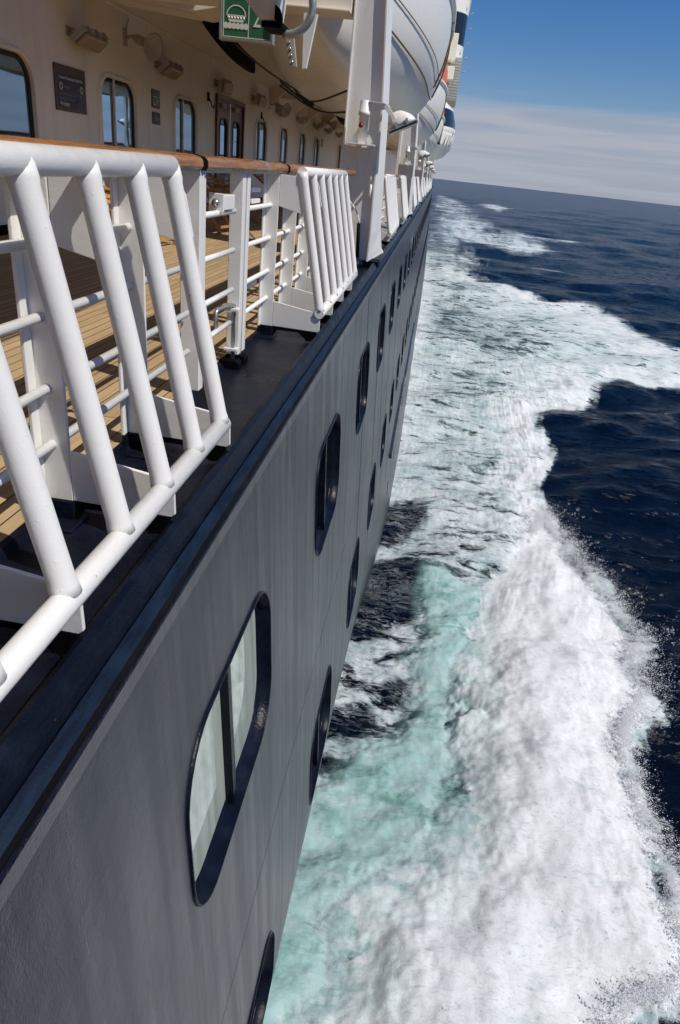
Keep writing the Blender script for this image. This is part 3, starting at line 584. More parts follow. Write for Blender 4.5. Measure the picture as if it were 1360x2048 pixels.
for a, b, zt in wins:
    zb = zt-1.12; L = rrect(a, b, zb, zt, .26, 6); n = len(L); g = lambda e: rrect(a-e, b+e, zb-e, zt+e, .26+e, 6)
    rings = [[(XW+.002, *p) for p in g(.055)], [(XW+.035, *p) for p in g(.045)], [(XW+.04, *p) for p in g(.012)], [(XW+.03, *p) for p in g(-.002)], [(XW-.07, *p) for p in g(-.002)]]
    fr = MB(); fr.add([p for r in rings for p in r], [(r*n+i, r*n+(i+1) % n, (r+1)*n+(i+1) % n, (r+1)*n+i) for r in range(4) for i in range(n)], True)
    mu = a+(b-a)*.40; fr.box(XW-.019, XW+.008, mu-.016, mu+.016, zb+.004, zt-.004)
    w = part(fr, 'window', 'wall_paint', house, HS)
    gk = MB(); r2 = [[(XW-.022, *p) for p in g(-.003)], [(XW-.008, *p) for p in g(-.005)], [(XW-.008, *p) for p in g(-.045)], [(XW-.021, *p) for p in g(-.05)]]
    gk.add([p for r in r2 for p in r], [(r*n+i, r*n+(i+1) % n, (r+1)*n+(i+1) % n, (r+1)*n+i) for r in range(3) for i in range(n)], True); part(gk, 'gasket', 'black_rubber', w, HS)
    p = MB(); Lp = g(-.003); p.add([(XW-.022, *q) for q in Lp], [tuple(range(n))]); part(p, 'pane', 'window_glass', w, HS)
# double wooden door
d = MB(); d.box(XW-.05, XW+.05, DOOR[0], DOOR[0]+.07, -1, 1.03); d.box(XW-.05, XW+.05, DOOR[1]-.07, DOOR[1], -1, 1.03); d.box(XW-.05, XW+.05, DOOR[0]+.07, DOOR[1]-.07, .96, 1.03)
part(d, 'door_frame', 'door_wood', house, HS, .004)
for s, (a, b) in enumerate(((DOOR[0]+.075, 15.995), (16.005, DOOR[1]-.075))):
    q = MB(); L = rrect(a+.22, b-.22, -.35, .62, .15, 6); n = len(L); cy, cz = (a+b)/2, .135; rect = []
    for (yy, zz_) in L:
        dy, dz = yy-cy, zz_-cz; sc = min((b-cy)/max(abs(dy), 1e-6), ((.95-cz) if dz > 0 else (cz+.99))/max(abs(dz), 1e-6)); rect.append((cy+dy*sc, cz+dz*sc))
    q.add([(XW+.01, *p) for p in L]+[(XW+.01, *p) for p in rect]+[(XW-.02, *p) for p in L], [(i, (i+1) % n, n+(i+1) % n, n+i) for i in range(n)]+[(i, 2*n+i, 2*n+(i+1) % n, (i+1) % n) for i in range(n)])
    for ccy, ccz in ((a, .95), (b, .95), (a, -.99), (b, -.99)):
        for i in range(n):
            j = (i+1) % n; A, B = rect[i], rect[j]
            if (abs(A[0]-ccy) < 1e-5 and abs(B[1]-ccz) < 1e-5) or (abs(A[1]-ccz) < 1e-5 and abs(B[0]-ccy) < 1e-5): q.add([(XW+.01, *A), (XW+.01, *B), (XW+.01, ccy, ccz)], [(0, 1, 2)])
    do = part(q, 'door', 'door_wood', house, HS)
    p = MB(); p.add([(XW-.015, *r_) for r_ in L], [tuple(range(n))]); part(p, 'pane', 'window_glass', do, HS)
    p = MB(); r2 = rrect(a+.19, b-.19, -.38, .65, .18, 6); p.add([(XW+.022, *z_) for z_ in r2]+[(XW+.022, *z_) for z_ in L]+[(XW+.011, *z_) for z_ in r2], [(i, (i+1) % n, n+(i+1) % n, n+i) for i in range(n)]+[(i, 2*n+i, 2*n+(i+1) % n, (i+1) % n) for i in range(n)]); part(p, 'gasket', 'black_rubber', do, HS)
    hnd = MB(); yh = b-.09 if s == 0 else a+.09
    hnd.tube([(XW+.02, yh, -.5), (XW+.07, yh, -.5), (XW+.07, yh+(-.14 if s == 0 else .14), -.5)], .012, 8); part(hnd, 'handle', 'chrome', do, HS)
    if s == 0: k_ = MB(); k_.box(XW+.012, XW+.018, b-.34, b-.12, -.62, -.42); part(k_, 'kick_plate', 'galvanised', do, HS)
    cl = MB(); cl.box(XW+.012, XW+.07, a+.2, a+.5, .82, .90); part(cl, 'door_closer', 'lamp_body', do, HS)
# ceiling over the inner half of the deck, with brackets
ceil = thing('deckhouse_ceiling', (XW, 0, 1.58), 'shaded beige ceiling with knee brackets above the promenade deck wall', 'ceiling')
CS = Vector((XW, 0, 1.58))
m = MB(); m.add([(XW, -6, 1.583), (XW, 100, 1.583), (-3.72, 100, 2.02), (-3.72, -6, 2.02), (XW, -6, 3.4), (XW, 100, 3.4), (-3.72, 100, 3.4), (-3.72, -6, 3.4)], [(0, 1, 2, 3), (3, 2, 6, 7)]); part(m, 'ceiling_panel', 'ceiling_paint', ceil, CS)
m = MB(); m.tube([(XW+.012, -6, 1.575), (XW+.012, 100, 1.575)], .014, 6); part(m, 'seam_bead', 'wall_paint', ceil, CS)
for y in [4.2, 19.6, 22.6, 25.2, 28.2, 31.2, 34.2, 37.2]:
    m = MB(); m.prism([(XW+.003, 1.30), (XW+.10, 1.30), (-3.95, 1.70), (-3.75, 1.80), (-3.75, 1.95), (XW+.003, 1.56)], 'y', y, y+.05); m.prism([(XW+.1, 1.285), (-3.95, 1.685), (-3.95, 1.70), (XW+.1, 1.30)], 'y', y-.05, y+.10); part(m, 'knee_bracket', 'ceiling_paint', ceil, CS)
m = MB(); m.prism([(-4.35, 1.55), (-3.05, 1.44), (-2.75, 1.50), (-2.3, 1.60), (-2.3, 1.70), (-4.35, 1.66)], 'y', 9.3, 10.0)
m.prism([(-4.1, 1.50), (-3.15, 1.425), (-3.15, 1.45), (-4.1, 1.53)], 'y', 9.42, 9.88); part(m, 'bracket_tray', 'ceiling_paint', ceil, CS)
for i, (y0, L_) in enumerate(((10.8, 3.5), (16.9, 3.9), (24.4, 3.4), (4.0, 3.5))):
    f = MB(); lo = []; up = []
    for k in range(13):
        u_ = k/12; yy = y0+L_*u_; lo.append((yy, 1.36+.45*(1-u_)**2.2)); up.append((yy, 1.56+.02*u_+.42*(1-u_)**1.6))
    f.prism(lo+up[::-1], 'x', -3.68, -3.57)
    tag(part(f, 'curved_fender', 'black_paint', None, Vector((0, 0, 0)), .02), ['black curved fender under the lifeboat, nearest one beside the green lifeboat sign', 'black curved fender above the second loudspeaker, past the wooden doors', 'small black curved fender just left of the big white post', 'black curved fender overhead nearest the camera'][i], 'fender', 'black fenders under the boats')

# ------------------------------------------------------------------ wall fittings
def wall_lamp(y, z, tilt, label):
    o = Vector((XW, y, z)); b = thing('bulkhead_lamp', o, label, 'lamp', 'bulkhead lamps along the wall'); rot = Matrix.Rotation(R(-tilt), 3, 'Y')
    def tr(mb, off): mb.v = [tuple(rot @ Vector(p)+Vector(off)) for p in mb.v]; return mb
    q = (.17, 0, 0)
    tr(MB().box(-.11, .11, -.30, .30, .0, .075), q).build('housing', 'lamp_body', b, .012)
    tr(MB().box(-.10, .10, -.285, .285, -.055, -.001), q).build('diffuser', 'lamp_diffuser', b, .03)
    for yy in (-.2, 0, .2): tr(MB().box(.105, .135, yy-.02, yy+.02, -.03, .05), q).build('clip', 'galvanised', b)
    m = MB(); m.tube([(.0, -.22, .05), (.12, -.22, .05)], .02, 8); m.tube([(0, .22, .05), (.12, .22, .05)], .02, 8); m.box(0.001, .012, -.28, .28, .0, .10); m.build('bracket', 'lamp_body', b)
    return b
lab = ['tilted bulkhead lamp above the navy promenade deck sign', 'tilted bulkhead lamp above the small green sign', 'bulkhead lamp over the left side of the wooden doors', 'bulkhead lamp just past the wooden doors', 'bulkhead lamp just past the second loudspeaker horn', 'second bulkhead lamp past the second loudspeaker horn', 'third bulkhead lamp past the second loudspeaker horn', 'bulkhead lamp beneath the third loudspeaker horn', 'farthest bulkhead lamp visible before the white post']
for (y, z, tl), lb in zip(((9.3, 1.04, 38), (12.05, 1.06, 38), (15.1, 1.16, 80), (18.0, 1.18, 80), (20.6, 1.12, 40), (23.5, 1.14, 40), (26.6, 1.16, 40), (29.2, 1.17, 40), (32.2, 1.18, 40)), lab): wall_lamp(y, z, tl, lb)
def horn(y, z, label, ay=-.45):
    b = thing('loudspeaker_horn', (XW, y, z), label, 'loudspeaker', 'loudspeaker horns on the wall'); ax = Vector((.8, ay, -.25)).normalized()
    MB().lathe(Vector((.16, 0, 0))+ax*.16, ax, [(.045, 0), (.06, .05), (.10, .13), (.16, .21), (.165, .215), (.14, .205), (.02, .12)], 18).build('bell', 'lamp_body', b)
    MB().lathe(Vector((.16, 0, 0)), ax, [(.05, 0), (.06, .02), (.06, .14), (.045, .17)], 14).build('driver', 'lamp_body', b)
    m = MB(); m.box(.001, .015, -.06, .06, -.10, .10); m.tube([(.01, 0, .0), (.18, 0, .03)], .018, 8); m.tube([(.01, .02, .08), (.05, .03, .22)], .012, 6); m.build('bracket', 'lamp_body', b)
horn(10.7, 1.28, 'loudspeaker horn between the two nearest bulkhead lamps'); horn(19.7, 1.24, 'loudspeaker horn past the wooden doors below the ceiling seam', -.5); horn(28.2, 1.42, 'farthest loudspeaker horn near the white post')
for y, lb in ((14.45, 'small black hook on the wall left of the wooden doors'), (18.75, 'small black hook on the wall right of the wooden doors')):
    b = thing('wall_hook', (XW, y, .86), lb, 'hook'); m = MB(); m.box(.001, .03, -.03, .03, .0, .14); m.build('plate', 'black_paint', b)
    m = MB(); m.tube([(.03, 0, .05), (.07, 0, -.02), (.09, 0, -.09), (.12, 0, -.10), (.13, 0, -.05)], .012, 6); m.build('hook', 'black_paint', b)
# signs on the wall: local frame text x -> +Y, text y -> +Z, facing +X
MW = Matrix(((0, 0, 1, 0), (1, 0, 0, 0), (0, 1, 0, 0), (0, 0, 0, 1)))
def wm(y, z, x=.022): return Matrix.Translation((x, y, z)) @ MW
s = thing('deck_sign', (XW, 8.65, .268), 'brown framed navy sign with arrows and No jogging notice on the wall', 'sign')
MB().box(.002, .018, 0, .76, 0, .467).build('backboard', 'sign_brown', s, .003)
MB().box(.0185, .0205, .05, .71, .035, .375).build('panel', 'sign_navy', s)
text('1 Lower Promenade Deck Port', .048, 'lettering', s, 'lettering', m=wm(.075, .325), width=.98)
text('Forward', .044, 'lettering_dim', s, 'lettering', m=wm(.185, .235)); text('Aft', .044, 'lettering_dim', s, 'lettering', m=wm(.52, .235))
text('Outdoor Walkaround 3.5 Laps = 1 Mile', .036, 'lettering_dim', s, 'lettering', m=wm(.075, .165), width=.95); text('Deck Slippery When Wet', .036, 'lettering_dim', s, 'lettering', m=wm(.075, .115)); text('No jogging', .052, 'lettering', s, 'lettering', m=wm(.085, .062))
for yc, sg in ((.125, -1), (.635, 1)):
    d = MB(); n = 24; d.add([(.0225, yc+.042*math.cos(2*math.pi*i/n), .25+.042*math.sin(2*math.pi*i/n)) for i in range(n)], [tuple(range(n))]); d.build('arrow_disc', 'lettering_gold', s)
    a = MB(); a.add([(.0235, yc+sg*.028, .25), (.0235, yc, .278), (.0235, yc, .262), (.0235, yc-sg*.024, .262), (.0235, yc-sg*.024, .238), (.0235, yc, .238), (.0235, yc, .222)], [(0, 1, 2, 5, 6), (2, 3, 4, 5)]); a.build('arrow', 'sign_navy', s)
s = thing('safety_sign', (XW, 11.62, .53), 'small green and white safety sign with brown frame on the wall', 'sign')
MB().box(.002, .014, 0, .33, 0, .245).build('backboard', 'sign_brown', s, .002); MB().box(.0145, .0165, .02, .31, .018, .227).build('panel', 'sign_green', s)
m = MB(); m.box(.017, .0185, .02, .31, .145, .152); m.box(.017, .0185, .16, .167, .018, .145); m.box(.017, .0185, .05, .06, .04, .12); m.box(.017, .0185, .07, .13, .04, .055); m.box(.017, .0185, .22, .235, .035, .125); m.box(.017, .0185, .20, .255, .085, .10); m.build('pictogram', 'lettering', s)
m = MB()
for i in range(9): m.box(.017, .0185, .05+i*.026, .066+i*.026, .175, .20)
m.build('header_marks', 'lettering_dim', s)
s = thing('notice_plate', (XW, 11.64, .31), 'small navy notice plate with four pale figures below the green sign', 'sign')
MB().box(.002, .014, 0, .31, 0, .165).build('backboard', 'sign_brown', s, .002); MB().box(.0145, .0165, .018, .292, .015, .15).build('panel', 'sign_navy', s)
m = MB()
for i in range(4): m.box(.017, .0185, .055+i*.055, .085+i*.055, .05, .10); m.lathe((.018, .07+i*.055, .118), (1, 0, 0), [(.012, 0), (.012, .001)], 8)
m.build('pictogram', 'lettering_dim', s)
for y, lb, mt in ((28.4, 'tiny far green sign on the wall near the white post', 'sign_green'),):
    s = thing('safety_sign', (XW, y, .62), lb, 'sign'); MB().box(.002, .014, 0, .33, 0, .25).build('backboard', 'lettering_dim', s); MB().box(.0145, .0165, .02, .31, .018, .23).build('panel', mt, s)

# ------------------------------------------------------------------ hanging lifeboat station signs
def boat_sign(y, num, label):
    s = thing('lifeboat_sign', (-2.10, y, .90), label, 'sign', 'hanging lifeboat station signs')
    m = MB(); m.box(0, .52, 0, .09, 0, .022); m.box(0, .52, 0, .09, .648, .67); m.box(0, .022, 0, .09, .022, .648); m.box(.498, .52, 0, .09, .022, .648); m.build('frame', 'galvanised', s, .003)
    MB().box(.022, .498, .03, .085, .022, .648).build('panel', 'sign_green', s)
    m = MB(); yb_ = .0285; yf = .0265
    for x0, x1, z0, z1 in ((.03, .49, .03, .037), (.03, .037, .037, .64), (.483, .49, .037, .64), (.037, .483, .335, .343), (.272, .279, .037, .335)): m.box(x0, x1, yf, yb_, z0, z1)
    m.build('border', 'lettering', s)
    MS = Matrix(((1, 0, 0, 0), (0, 0, -1, 0), (0, 1, 0, 0), (0, 0, 0, 1)))
    text('Lifeboat', .118, 'lettering', s, 'lettering', m=Matrix.Translation((.085, .0272, .375)) @ MS, width=.84)
    text(num, .225, 'lettering', s, 'number', m=Matrix.Translation((.315, .0272, .125)) @ MS, width=.72)
    b = MB(); arc = [(.155+.095*math.cos(R(a_)), .20+.085*math.sin(R(a_))) for a_ in range(0, 181, 12)]; inn = [(.155+.086*math.cos(R(a_)), .20+.075*math.sin(R(a_))) for a_ in range(180, -1, -12)]
    b.prism(arc+inn, 'y', yf, yb_); b.box(.06, .25, yf, yb_, .196, .206)
    for i in range(6): b.lathe((.082+i*.029, yb_, .182), (0, -1, 0), [(.013, 0), (.013, .002)], 10)
    b.prism([(.075, .172), (.235, .172), (.22, .150), (.09, .150)], 'y', yf, yb_)
    wv = [(.037+i*.235/24, .135+.012*abs(math.sin(i*math.pi/4))) for i in range(25)]; b.prism(wv+[(.272, .105)]+[(.272-i*.235/24, .105-.012*abs(math.sin(i*math.pi/4))) for i in range(25)], 'y', yf, yb_)
    b.build('pictogram', 'lettering', s)
    m = MB(); m.tube([(.1, .045, .665), (.1, .045, 1.0)], .012, 8); m.tube([(.42, .045, .665), (.42, .045, 1.0)], .012, 8); m.build('hanger', 'galvanised', s); s.scale = (.93, 1, .93)
boat_sign(7.05, '2', 'green Lifeboat 2 sign with lifeboat pictogram hanging under the boat')
boat_sign(27.0, '6', 'small far green lifeboat sign numbered 6 behind the floodlight')

# ------------------------------------------------------------------ railing sections
XR = -0.98
def railing(y0, y1, posts, label, gate=None):
    s = thing('deck_railing', (XR, y0, -1), label, 'railing', 'railing sections between the white posts'); O = Vector((XR, y0, -1))
    joints = [2.93, 4.05, 4.62] if gate else []
    # varnished rail: D-shaped section
    prof = [(-.055, -.064), (.055, -.064), (.064, -.050), (.063, -.030), (.05, -.017), (.02, -.011), (-.02, -.011), (-.05, -.017), (-.063, -.030), (-.064, -.050)]
    cuts = [y0]+joints+[y1]
    for a, b in zip(cuts[:-1], cuts[1:]):
        m = MB(); n = len(prof); e = .016; vs = [(XR+x, y_, z) for y_ in (a+e, b-e) for x, z in prof]
        m.add(vs, [(i, (i+1) % n, n+(i+1) % n, n+i) for i in range(n)]+[tuple(range(n)), tuple(range(2*n-1, n-1, -1))]); part(m, 'handrail', 'varnished_wood', s, O, .004)
    for j in joints:
        m = MB(); pr = [(x*1.03, -.035+(z+.035)*1.06) for x, z in prof]
        m.prism([(XR+x, z) for x, z in pr], 'y', j-.030, j-.006); m.prism([(XR+x, z) for x, z in pr], 'y', j+.006, j+.030); part(m, 'rail_band', 'galvanised' if j == 4.05 else 'black_paint', s, O, .002)
    m = MB(); m.box(XR-.04, XR+.04, y0, y1, -.074, -.065); part(m, 'rail_plate', 'white_paint', s, O)
    for p in posts:
        m = MB(); m.box(XR-.045, XR+.045, p-.006, p+.006, -.965, -.075); m.box(XR-.045, XR-.033, p-.045, p-.0065, -.965, -.075)
        part(m, 'stanchion', 'white_paint', s, O, .003)
        m = MB(); m.box(XR-.044, XR+.047, p-.009, p+.009, -1.035, -.966); m.box(XR-.044, XR-.03, p-.044, p-.0095, -1.035, -.966); m.obox((XR, p-.02, -1.030), (.07, 0, 0), (0, .06, 0), (0, 0, .004)); part(m, 'stanchion_foot', 'navy_paint', s, O, .004)
    spans = [(y0, y1)] if not gate else [(y0, 2.91), (2.97, 3.62), (3.75, y1)]
    for z, r in ((-.245, .0140), (-.43, .0140), (-.625, .0140), (-.79, .0140)):
        for a, b in spans: m = MB(); m.tube([(XR-.005, a, z), (XR-.005, b, z)], r, 10); part(m, 'rail_bar', 'white_paint', s, O)
    if gate:
        for p, w in ((2.93, .042), (2.985, .032), (3.64, .034), (3.73, .034)):
            low = -1.0 if p in (2.93, 3.64, 3.73) else -.86
            m = MB(); m.box(XR-w, XR+w, p-.006, p+.006, low+.03, -.075); m.box(XR+w-.012, XR+w, p+.0065, p+.055, low+.03, -.075); part(m, 'gate_post', 'white_paint', s, O, .003)
        m = MB(); m.box(XR-.035, XR+.02, 3.36, 3.54, -.232, -.168); part(m, 'latch_box', 'white_paint', s, O, .004)
        m = MB(); m.box(XR-.045, XR+.025, 3.325, 3.338, -.240, -.160); part(m, 'latch_plate', 'white_paint', s, O, .003)
        m = MB(); m.lathe((XR-.01, 3.324, -.20), (0, -1, 0), [(.019, 0), (.019, .008), (.014, .014), (.014, .02)], 16); part(m, 'latch_knob', 'chrome', s, O)
        for z in (-.16, -.22, -.68):
            m = MB(); m.box(XR-.03, XR+.03, 2.945, 2.972, z-.012, z+.012); part(m, 'hinge_block', 'white_paint', s, O, .004)
            m = MB(); m.box(XR-.10, XR-.035, 4.10, 4.30, z-.012, z+.012); part(m, 'hinge_leaf', 'white_paint', s, O, .003)
        for z in (-.72, -.93): m = MB(); m.box(XR-.03, XR+.045, 3.57, 3.625, z-.008, z+.008); part(m, 'bolt_lug', 'white_paint', s, O, .003)
        m = MB(); m.tube([(XR+.015, 3.595, -1.03), (XR+.015, 3.595, -.70), (XR+.01, 3.56, -.69), (XR-.01, 3.38, -.69), (XR-.012, 3.36, -.70), (XR-.012, 3.36, -.78)], .011, 8); part(m, 'drop_bolt', 'galvanised', s, O)
        m = MB(); m.tube([(XR+.02, 3.715, -1.03), (XR+.02, 3.715, -.86)], .011, 8); part(m, 'drop_bolt', 'galvanised', s, O)
        for p in (3.595, 3.725): m = MB(); m.prism([(XR-.06, -1.036), (XR+.06, -1.036), (XR+.06, -1.0), (XR+.045, -.985), (XR-.045, -.985), (XR-.06, -1.0)], 'y', p-.03, p+.04); part(m, 'bolt_socket', 'black_paint', s, O, .006)
    return s
railing(-4.0, 8.45, [-.6, -.02, .565, 1.15, 1.731, 2.322, 4.446, 5.06, 5.68, 6.29, 7.3], 'nearest white railing with varnished wooden handrail and gate', gate=True)
names = ['second', 'third', 'fourth', 'fifth', 'sixth', 'seventh']
base2 = railing(8.95, 20.15, [9.9, 11.6, 12.2, 12.8, 13.4, 14.8, 16.2, 16.8, 17.4, 18.0, 19.2], 'white railing just past the nearest big post')
for i in range(1, 6): dup(base2, (0, 11.7*i, 0), f'white railing past the {names[i-1]} big post along the deck')

# ------------------------------------------------------------------ tube guards outboard of the railing
def guard(ys_, fins, label, full=True):
    o = Vector((-.8, ys_[0], -1)); s = thing('tube_guard', o, label, 'guard', 'white tube guards outboard of the railing'); r = .030
    T = lambda y: (-.805, y, -.048); B = lambda y: (-.630, y, -.850)
    a, b = ys_[0], ys_[-1]
    def rnd(A, Bv): return A
    m = MB(); m.tube([T(a-.002), T(b+.002)], r, 20); part(m, 'top_tube', 'white_paint', s, o)
    m = MB(); m.tube([B(a-.03), B(b+.03)], r*1.0, 20); part(m, 'bottom_tube', 'white_paint', s, o)
    for y in ys_:
        m = MB(); t_, b_ = Vector(T(y)), Vector(B(y)); d = (b_-t_).normalized()
        rs = [r*1.0, r*1.06, r*.97, r*.97, r*1.04, r*1.10]; m.tube([t_, t_+d*.034, t_+d*.048, b_-d*.052, b_-d*.036, b_-d*.012], rs, 20, True); part(m, 'guard_tube', 'white_paint', s, o)
    for y in fins:
        m = MB(); m.prism([(-.934, -.805), (-.665, -.845), (-.66, -.88), (-.624, -.88), (-.622, -.958), (-.634, -.968), (-.934, -.962)], 'y', y-.006, y+.006); part(m, 'fin_plate', 'white_paint', s, o, .002)
        m = MB(); m.prism([(-.933, -.072), (-.845, -.072), (-.828, -.055), (-.79, -.13), (-.765, -.25), (-.795, -.275), (-.933, -.245)], 'y', y-.005, y+.005); part(m, 'gusset_plate', 'white_paint', s, o, .002)
        m = MB(); m.prism([(-.93, -.963), (-.636, -.969), (-.648, -1.032), (-.70, -1.033), (-.76, -.985), (-.90, -.985), (-.93, -1.03)], 'y', y-.006, y+.006); part(m, 'fin_foot', 'black_paint', s, o, .002)
    return s
guard([2.215-.277*k for k in range(10)][::-1], [-.02, .565, 1.15, 1.731, 2.322], 'large white tube guard in the left foreground')
guard([4.46+.333*k for k in range(7)], [4.446, 5.06, 5.68, 6.29], 'white seven tube guard in front of the big white post')
ga = guard([11.4+.333*k for k in range(8)], [11.6, 12.2, 12.8, 13.4], 'white tube guard just past the nearest big post')
gb = guard([16.2+.333*k for k in range(7)], [16.2, 16.8, 17.4, 18.0], 'white tube guard just before the second big post')
for i in range(1, 6):
    dup(ga, (0, 11.7*i, 0), f'white tube guard just past the {names[i-1]} big post'); dup(gb, (0, 11.7*i, 0), f'white tube guard just before the {names[i]} big post')

# ------------------------------------------------------------------ davit posts and floodlights
def post(y, label):
    s = thing('davit_post', (-.9, y, -1), label, 'post', 'big white davit posts'); O = Vector((-.9, y, -1)); lean = lambda z: -.035*max(z, 0)
    m = MB()
    m.add([(-1.10, y-.01, -.965), (-.70, y-.01, -.965), (-.83, y-.01, 3.3), (-1.13, y-.01, 3.3), (-1.10, y+.01, -.965), (-.70, y+.01, -.965), (-.83, y+.01, 3.3), (-1.13, y+.01, 3.3)], [(0, 1, 2, 3), (4, 7, 6, 5), (0, 4, 5, 1), (1, 5, 6, 2), (2, 6, 7, 3), (3, 7, 4, 0)]); part(m, 'web', 'white_paint', s, O)
    m = MB(); prof = [(-.698, -.975, .10, 1.25), (-.698, -.90, .075, 1.05), (-.694, -.67, .04, .92), (-.708, -.25, .035, .85), (-.720, .68, .012, .65), (-.795, 1.60, .012, .55), (-.87, 3.3, .01, .5)]; th = .022; vs = []
    for x, z, ex, dy in prof: vs += [(x, y-.055, z), (x+ex, y+dy, z), (x+ex-th, y+dy, z), (x-th, y-.055, z)]
    fs = [(0, 1, 2, 3)]+[(4*i+a, 4*i+(a+1) % 4, 4*i+4+(a+1) % 4, 4*i+4+a) for i in range(len(prof)-1) for a in range(4)]; m.add(vs, fs); part(m, 'outer_flange', 'white_paint', s, O, .003)
    m = MB(); m.add([(-1.10, y-.035, -.965), (-1.118, y-.035, -.965), (-1.15, y-.035, 3.3), (-1.132, y-.035, 3.3), (-1.10, y+.3, -.965), (-1.118, y+.3, -.965), (-1.15, y+.3, 3.3), (-1.132, y+.3, 3.3)], [(0, 1, 2, 3), (4, 7, 6, 5), (0, 4, 5, 1), (1, 5, 6, 2), (2, 6, 7, 3), (3, 7, 4, 0)]); part(m, 'inner_flange', 'white_paint', s, O, .003)
    m = MB(); m.box(-1.12, -.575, y-.05, y+.3, -1.04, -.966); part(m, 'foot', 'black_paint', s, O)
    m = MB(); m.box(-4.4, -1.16, y-.06, y+.20, 1.46, 1.66); m.box(-4.4, -1.16, y-.14, y+.28, 1.44, 1.459); part(m, 'cross_beam', 'ceiling_paint', s, O, .004)
    return s
p1 = post(8.7, 'nearest big white davit post standing at the hull edge')
def fittings(y, tagl):
    s = thing('pipe_riser', (-.83, y-.07, -1), f'thin vent pipe with black sleeve on the {tagl} post', 'pipe'); O = Vector((-.83, y-.07, -1)); yy = y-.07
    m = MB(); m.tube([(-.822, yy, -1.03), (-.852, yy, -.56)], .021, 10); part(m, 'sleeve', 'black_paint', s, O)
    m = MB(); m.tube([(-.852, yy, -.56), (-.853, yy, -.53), (-.90, yy, -.42), (-1.02, yy, -.30), (-1.035, yy, -.26), (-1.04, yy, .02)], .0095, 8); part(m, 'pipe', 'white_paint', s, O)
    m = MB(); m.lathe((-1.037, yy, -.30), (0, 0, 1), [(.016, 0), (.024, .02), (.024, .05), (.016, .07)], 10); part(m, 'coupling', 'white_paint', s, O)
    m = MB(); m.lathe((-.9, yy, -1.038), (0, 0, 1), [(.16, 0), (.15, .05), (.09, .10), (.03, .12)], 20); part(m, 'dome', 'navy_paint', s, O)
fittings(8.7, 'nearest')
for nm, (x, z, l) in {'a': (-.765, -.17, .12), 'b': (-.775, -.02, .10)}.items():
    tag(MB().tube([(x, 8.66, z), (x+.01, 8.60, z+.02), (x+.012, 8.58, z-.01), (x+.005, 8.57, z-l)], .016, 10).build('cleat_hook', 'white_paint'), f"white bent hook welded on the nearest post, {'lower' if nm == 'a' else 'upper'} one", 'hook', 'hooks on the post')
for i in range(1, 7): dup(p1, (0, 11.7*i, 0), f'{names[i-1]} big white davit post along the deck edge')
